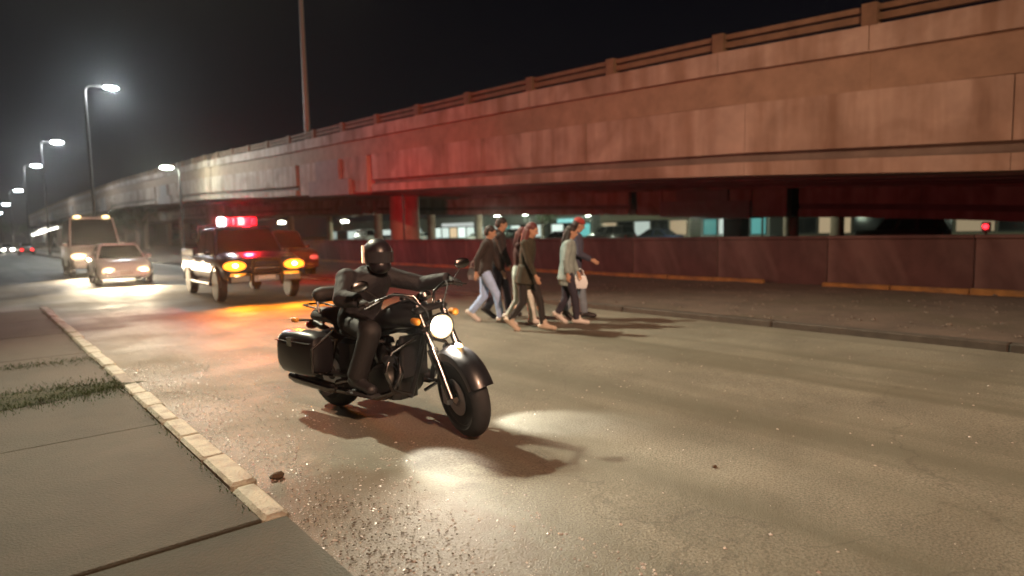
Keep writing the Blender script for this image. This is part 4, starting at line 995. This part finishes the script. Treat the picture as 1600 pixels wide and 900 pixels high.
# engine: crankcase, two finned cylinders, covers
sb('crankcase', MB().chbox((.42,-.14,.22),(.98,.14,.44),.05).lathe([(.14,-.19),(.15,-.16),(.15,.16),(.13,.19)], 28, Matrix.Translation((.82,0,.36)) @ MX).lathe([(.12,-.17),(.12,.2)], 28, Matrix.Translation((.52,0,.38)) @ MX), engine_mat)
for (ang, ox) in ((R(24), .87), (R(-24), .77)):
    cy = Matrix.Translation((ox,0,.42)) @ Matrix.Rotation(ang, 4, 'Y')
    e_ = sb('cylinder', MB().lathe([(.065,0),(.065,.24)], 20, cy), engine_mat)
    for k in range(9):
        sb('cooling_fin', MB().chbox((-.085,-.095,.02+k*.022),(.085,.095,.028+k*.022),.03, cy), steel if k % 2 else engine_mat, e_)
    sb('rocker_cover', MB().chbox((-.09,-.08,.225),(.09,.08,.30),.03, cy), dark_chrome)
sb('air_cleaner', MB().lathe([(.09,0),(.095,.05),(.07,.07),(.0001,.075)], 28, Matrix.Translation((.83,-.12,.60)) @ Matrix.Rotation(PI/2, 4, 'X')), dark_chrome)
sb('derby_cover', MB().lathe([(.10,0),(.1,.03),(.07,.045),(.0001,.05)], 28, Matrix.Translation((.58,-.15,.36)) @ Matrix.Rotation(PI/2, 4, 'X')), dark_chrome)
sb('exhaust_pipe', MB().tube([(.98,-.1,.56),(1.06,-.16,.46),(1.02,-.2,.32),(.85,-.22,.25),(.3,-.22,.24)], .028, 14), dark_chrome)
sb('exhaust_pipe', MB().tube([(.68,-.1,.56),(.62,-.19,.48),(.55,-.21,.36),(.4,-.22,.33),(.3,-.22,.3)], .028, 14), dark_chrome)
sb('silencer', MB().tube([(.3,-.23,.25),(.25,-.24,.25),(-.26,-.25,.28),(-.36,-.25,.29)], [.03,.048,.052,.036], 18), dark_chrome)
sb('radiator', MB().chbox((1.02,-.14,.42),(1.07,.14,.76),.01), satin_black)
sb('side_cover', MB().chbox((.22,-.16,.42),(.45,.16,.68),.04), black_paint)
sb('primary_cover', MB().ell((.68,.17,.34), (.3,.05,.13)), satin_black)
sb('side_stand', MB().tube([(.62,.12,.2),(.35,.16,.15)], .012, 8), satin_black)
def bt(p): return SM @ Vector(p)
gl = {a: bt((1.01, sg*.415, 1.085)) for a, sg in (('l', 1), ('r', -1))}
J = dict(pelvis=(.37,0,.84), chest=(.42,0,1.06), neck=(.56,0,1.26), head=(.63,0,1.39), face=(.9,-.35,-.08), shl=(.48,.21,1.21), shr=(.48,-.21,1.21),
         hipl=(.40,.1,.82), hipr=(.40,-.1,.82), knl=(.84,.27,.80), knr=(.84,-.27,.80), anl=(.70,.32,.40), anr=(.70,-.32,.40), tol=(.87,.33,.35), tor=(.87,-.33,.35))
for a, sg in (('l', 1), ('r', -1)):
    g = gl[a]; sh = Vector(J['sh'+a]); w = g + Vector((-.085, 0, .035)); J['wr'+a] = tuple(w)
    J['el'+a] = tuple((sh+w)/2 + Vector((-.03, sg*.09, -.07))); J['hd'+a] = tuple(g+Vector((.03,0,.01))-w); J['palm'+a] = (0, 0, -1); J['curl'+a] = 1.0
RD = person('person in black riding gear and dark helmet seated on the motorcycle', (2.51, 5.54, 0), MH, J,
       dict(legs=black_leather, top=mat('black_riding_jacket', (.009,.009,.013), .75, bump=.8, bscale=14), shoe=shoe_d, hair='helmet', boot=1, skin=black_leather, bulk=.05, loose=.03, hood=0), None, 1.0)
hm = Vector((.64, 0, 1.395)); hfv = Vector((.93, -.36, -.06)).normalized(); hs_ = hfv.cross(Vector((0,0,1))).normalized(); HQ = Matrix((hs_, hfv, hs_.cross(hfv))).transposed()
b = MB().ell(hm+Vector((0,0,.02)), (.125,.15,.135), Q=HQ, n=28, m=18); b.ell(hm+hfv*.05-Vector((0,0,.07)), (.095,.1,.075), Q=HQ, n=20, m=12)
hel = bake(b, 'helmet', mat('dark_helmet_shell', (.012,.010,.014), .38, coat=.1), .008, RD, 2)
b = MB()
vr = []
for i in range(9):
    a = lerp(-1.15, 1.15, i/8); vr.append([hm+HQ@Vector((.129*math.sin(a)*1.0, .157*math.cos(a), z)) for z in (-.045, .0, .045, .05)]+[hm+HQ@Vector((.12*math.sin(a), .147*math.cos(a), z)) for z in (.05, -.045)])
b.loft(vr).build('visor', mat('smoke_visor', (.03,.03,.035), .08, coat=1), hel)
# pale panel at the back of the helmet, a bright reflection painted on
vr = []
for i in range(7):
    a = PI+lerp(-1.7, -.55, i/6); vr.append([hm+HQ@Vector((.132*math.sin(a), .158*math.cos(a), z)) for z in (-.05, .02, .09)]+[hm+HQ@Vector((.12*math.sin(a), .146*math.cos(a), z)) for z in (.09, -.05)])
MB().loft(vr).build('highlight_panel', mat('pale_painted_highlight', (.7,.55,.45), .4), hel)
MB().tube([(.33,-.235,.98),(.5,-.19,1.02),(.57,0,1.03),(.5,.19,1.02),(.33,.235,.98)], .012, 8).build('reflective_stripe', mat('reflective_tape', (.5,.5,.52), .4), RD)

# ------------------------------------------------------------------ loose gravel, grass, soil, litter
r2 = random.Random(21)
def stones(n, area, smin, smax, name, m, label=None, zoff=0.0):
    V = []; F = []
    for i in range(n):
        x, y = area(r2); s = smin+(smax-smin)*r2.random()**3
        z = (road_edge(x, y) if x > RX0 else .0)+zoff; a = r2.uniform(0, PI); ca, sa = math.cos(a), math.sin(a); k = len(V)
        pts = [(-1,-.7,0),(1,-.6,0),(.9,.7,0),(-.8,.8,0),(-.5,-.3,.8),(.6,-.2,1.0),(.3,.5,.7)]
        for (px, py, pz) in pts:
            px *= s*r2.uniform(.7, 1.2); py *= s*r2.uniform(.7, 1.2); pz *= s*r2.uniform(.35, .8); V.append((x+px*ca-py*sa, y+px*sa+py*ca, z+pz))
        F += [[k,k+1,k+5,k+4],[k+1,k+2,k+6,k+5],[k+2,k+3,k+6],[k+3,k,k+4],[k+3,k+4,k+6],[k+4,k+5,k+6]]
    o = MB(); o.v = V; o.f = F
    return tag(o.build(name, m, smooth=False), label, None, None, 'stuff')
def strip(r):
    y = 1.6+7.5*r.random()**1.1; q = abs(r.gauss(0, .5)); q = q*(1+.8*mn.noise(Vector((y*1.3, q*2, 1)))); return (RX0+.03+q, y)
stones(6500, strip, .0025, .0105, 'gravel', stone_mat)
stones(1500, lambda r: (r.uniform(1.4, 9), r.uniform(0, 14)), .003, .011, 'grit', stone_mat)
stones(4000, lambda r: (r.uniform(9.65, 15.5), r.uniform(-6, 40)), .01, .05, 'rubble', mat('dull_rubble', (.1,.08,.065), .9, var=.5, vscale=2), zoff=.1)
# brown washed-in soil by the end of the kerb
def blob(x0, y0, rx, ry, z, name, m, seed=0):
    V = [(x0, y0, z+.012)]; F = []; n = 40
    for rr in (.55, 1):
        for k in range(n):
            a = 2*PI*k/n; q = rr*(1+.35*mn.noise(Vector((math.cos(a)*1.7, math.sin(a)*1.7, seed)))+.12*mn.noise(Vector((math.cos(a)*6, math.sin(a)*6, seed+3))))
            x = x0+rx*q*math.cos(a); y = y0+ry*q*math.sin(a)
            V.append((x, y, z+(.012 if rr < 1 else -.012)))
    for k in range(n): F.append([0, 1+k, 1+(k+1) % n]); F.append([1+k, 1+n+k, 1+n+(k+1) % n, 1+(k+1) % n])
    return MB().add(V, F).build(name, m)
stones(1800, lambda r: (max(1.22, 1.5+r.gauss(0,.2)), 2.9+r.gauss(0,.45)), .002, .008, 'soil_crumbs', soil_mat, zoff=.008)
def grass(n, area, name, h0, h1, zf):
    V = []; F = []
    for i in range(n):
        x, y = area(r2); z = zf; h = r2.uniform(h0, h1); a = r2.uniform(0, 2*PI); lx, ly = r2.gauss(0,.5)*h, r2.gauss(0,.5)*h; w = .003
        k = len(V); V += [(x-w*math.cos(a), y-w*math.sin(a), z), (x+w*math.cos(a), y+w*math.sin(a), z), (x+lx*.4+w*.6*math.cos(a), y+ly*.4+w*.6*math.sin(a), z+h*.6), (x+lx, y+ly, z+h)]
        F += [[k, k+1, k+2], [k, k+2, k+3]]
    o = MB(); o.v = V; o.f = F; return tag(o.build(name, grass_mat, smooth=False), None, None, None, 'stuff')
def tuft(r):
    u = r.random(); x = 1.05-u*4.5; return (x, 7.35+ .16*u + r.gauss(0, .26)*(1-.3*u))
def tuft2(r):
    u = r.random(); return (1.05-u*5, 9.3+.2*u+r.gauss(0, .14))
tag(blob(-.6, 7.4, 1.75, .42, .142, 'soil', mat('dark_mossy_soil', (.03,.036,.014), .95, var=.5, vscale=6, bump=.8), 5), kind='stuff')
grass(14000, tuft, 'grass', .01, .035, .135); grass(4000, tuft2, 'grass', .008, .03, .135)
grass(900, lambda r: (1.02+r.gauss(0,.015), 3.4+13*r.random()), 'grass', .006, .022, .13)
for (x, y, s, lb) in [(1.42, 4.12, .05, 'dark clod lying by the kerb on the gravel'), (3.64, 2.3, .02, 'small dark pebble alone on the road in the lower right')]:
    b = MB().ell((0,0,s*.4), (s, s*.7, s*.5), n=10, m=6); b.v = [tuple(Vector(p)*(1+.3*mn.noise(Vector(p)*30))) for p in b.v]
    o = b.build('clod' if s > .03 else 'pebble', soil_mat); o.location = (x, y, road_edge(x, y)); tag(o, lb, 'stone')

# ------------------------------------------------------------------ haze volume added to stand in for lamp bloom
hz = MB().box((-300, -60, -1.2), (300, 420, 26)).build('added_bloom_haze', None, smooth=False)
hm_ = bpy.data.materials.new('added_bloom_haze'); hm_.use_nodes = True; nt = hm_.node_tree
nt.nodes.remove(nt.nodes['Principled BSDF']); pv = nt.nodes.new('ShaderNodeVolumePrincipled')
pv.inputs['Density'].default_value = .0004; pv.inputs['Anisotropy'].default_value = .9; pv.inputs['Color'].default_value = (.85,.85,.85,1)
nt.links.new(pv.outputs[0], nt.nodes['Material Output'].inputs['Volume']); hz.data.materials.append(hm_); tag(hz, kind='stuff')
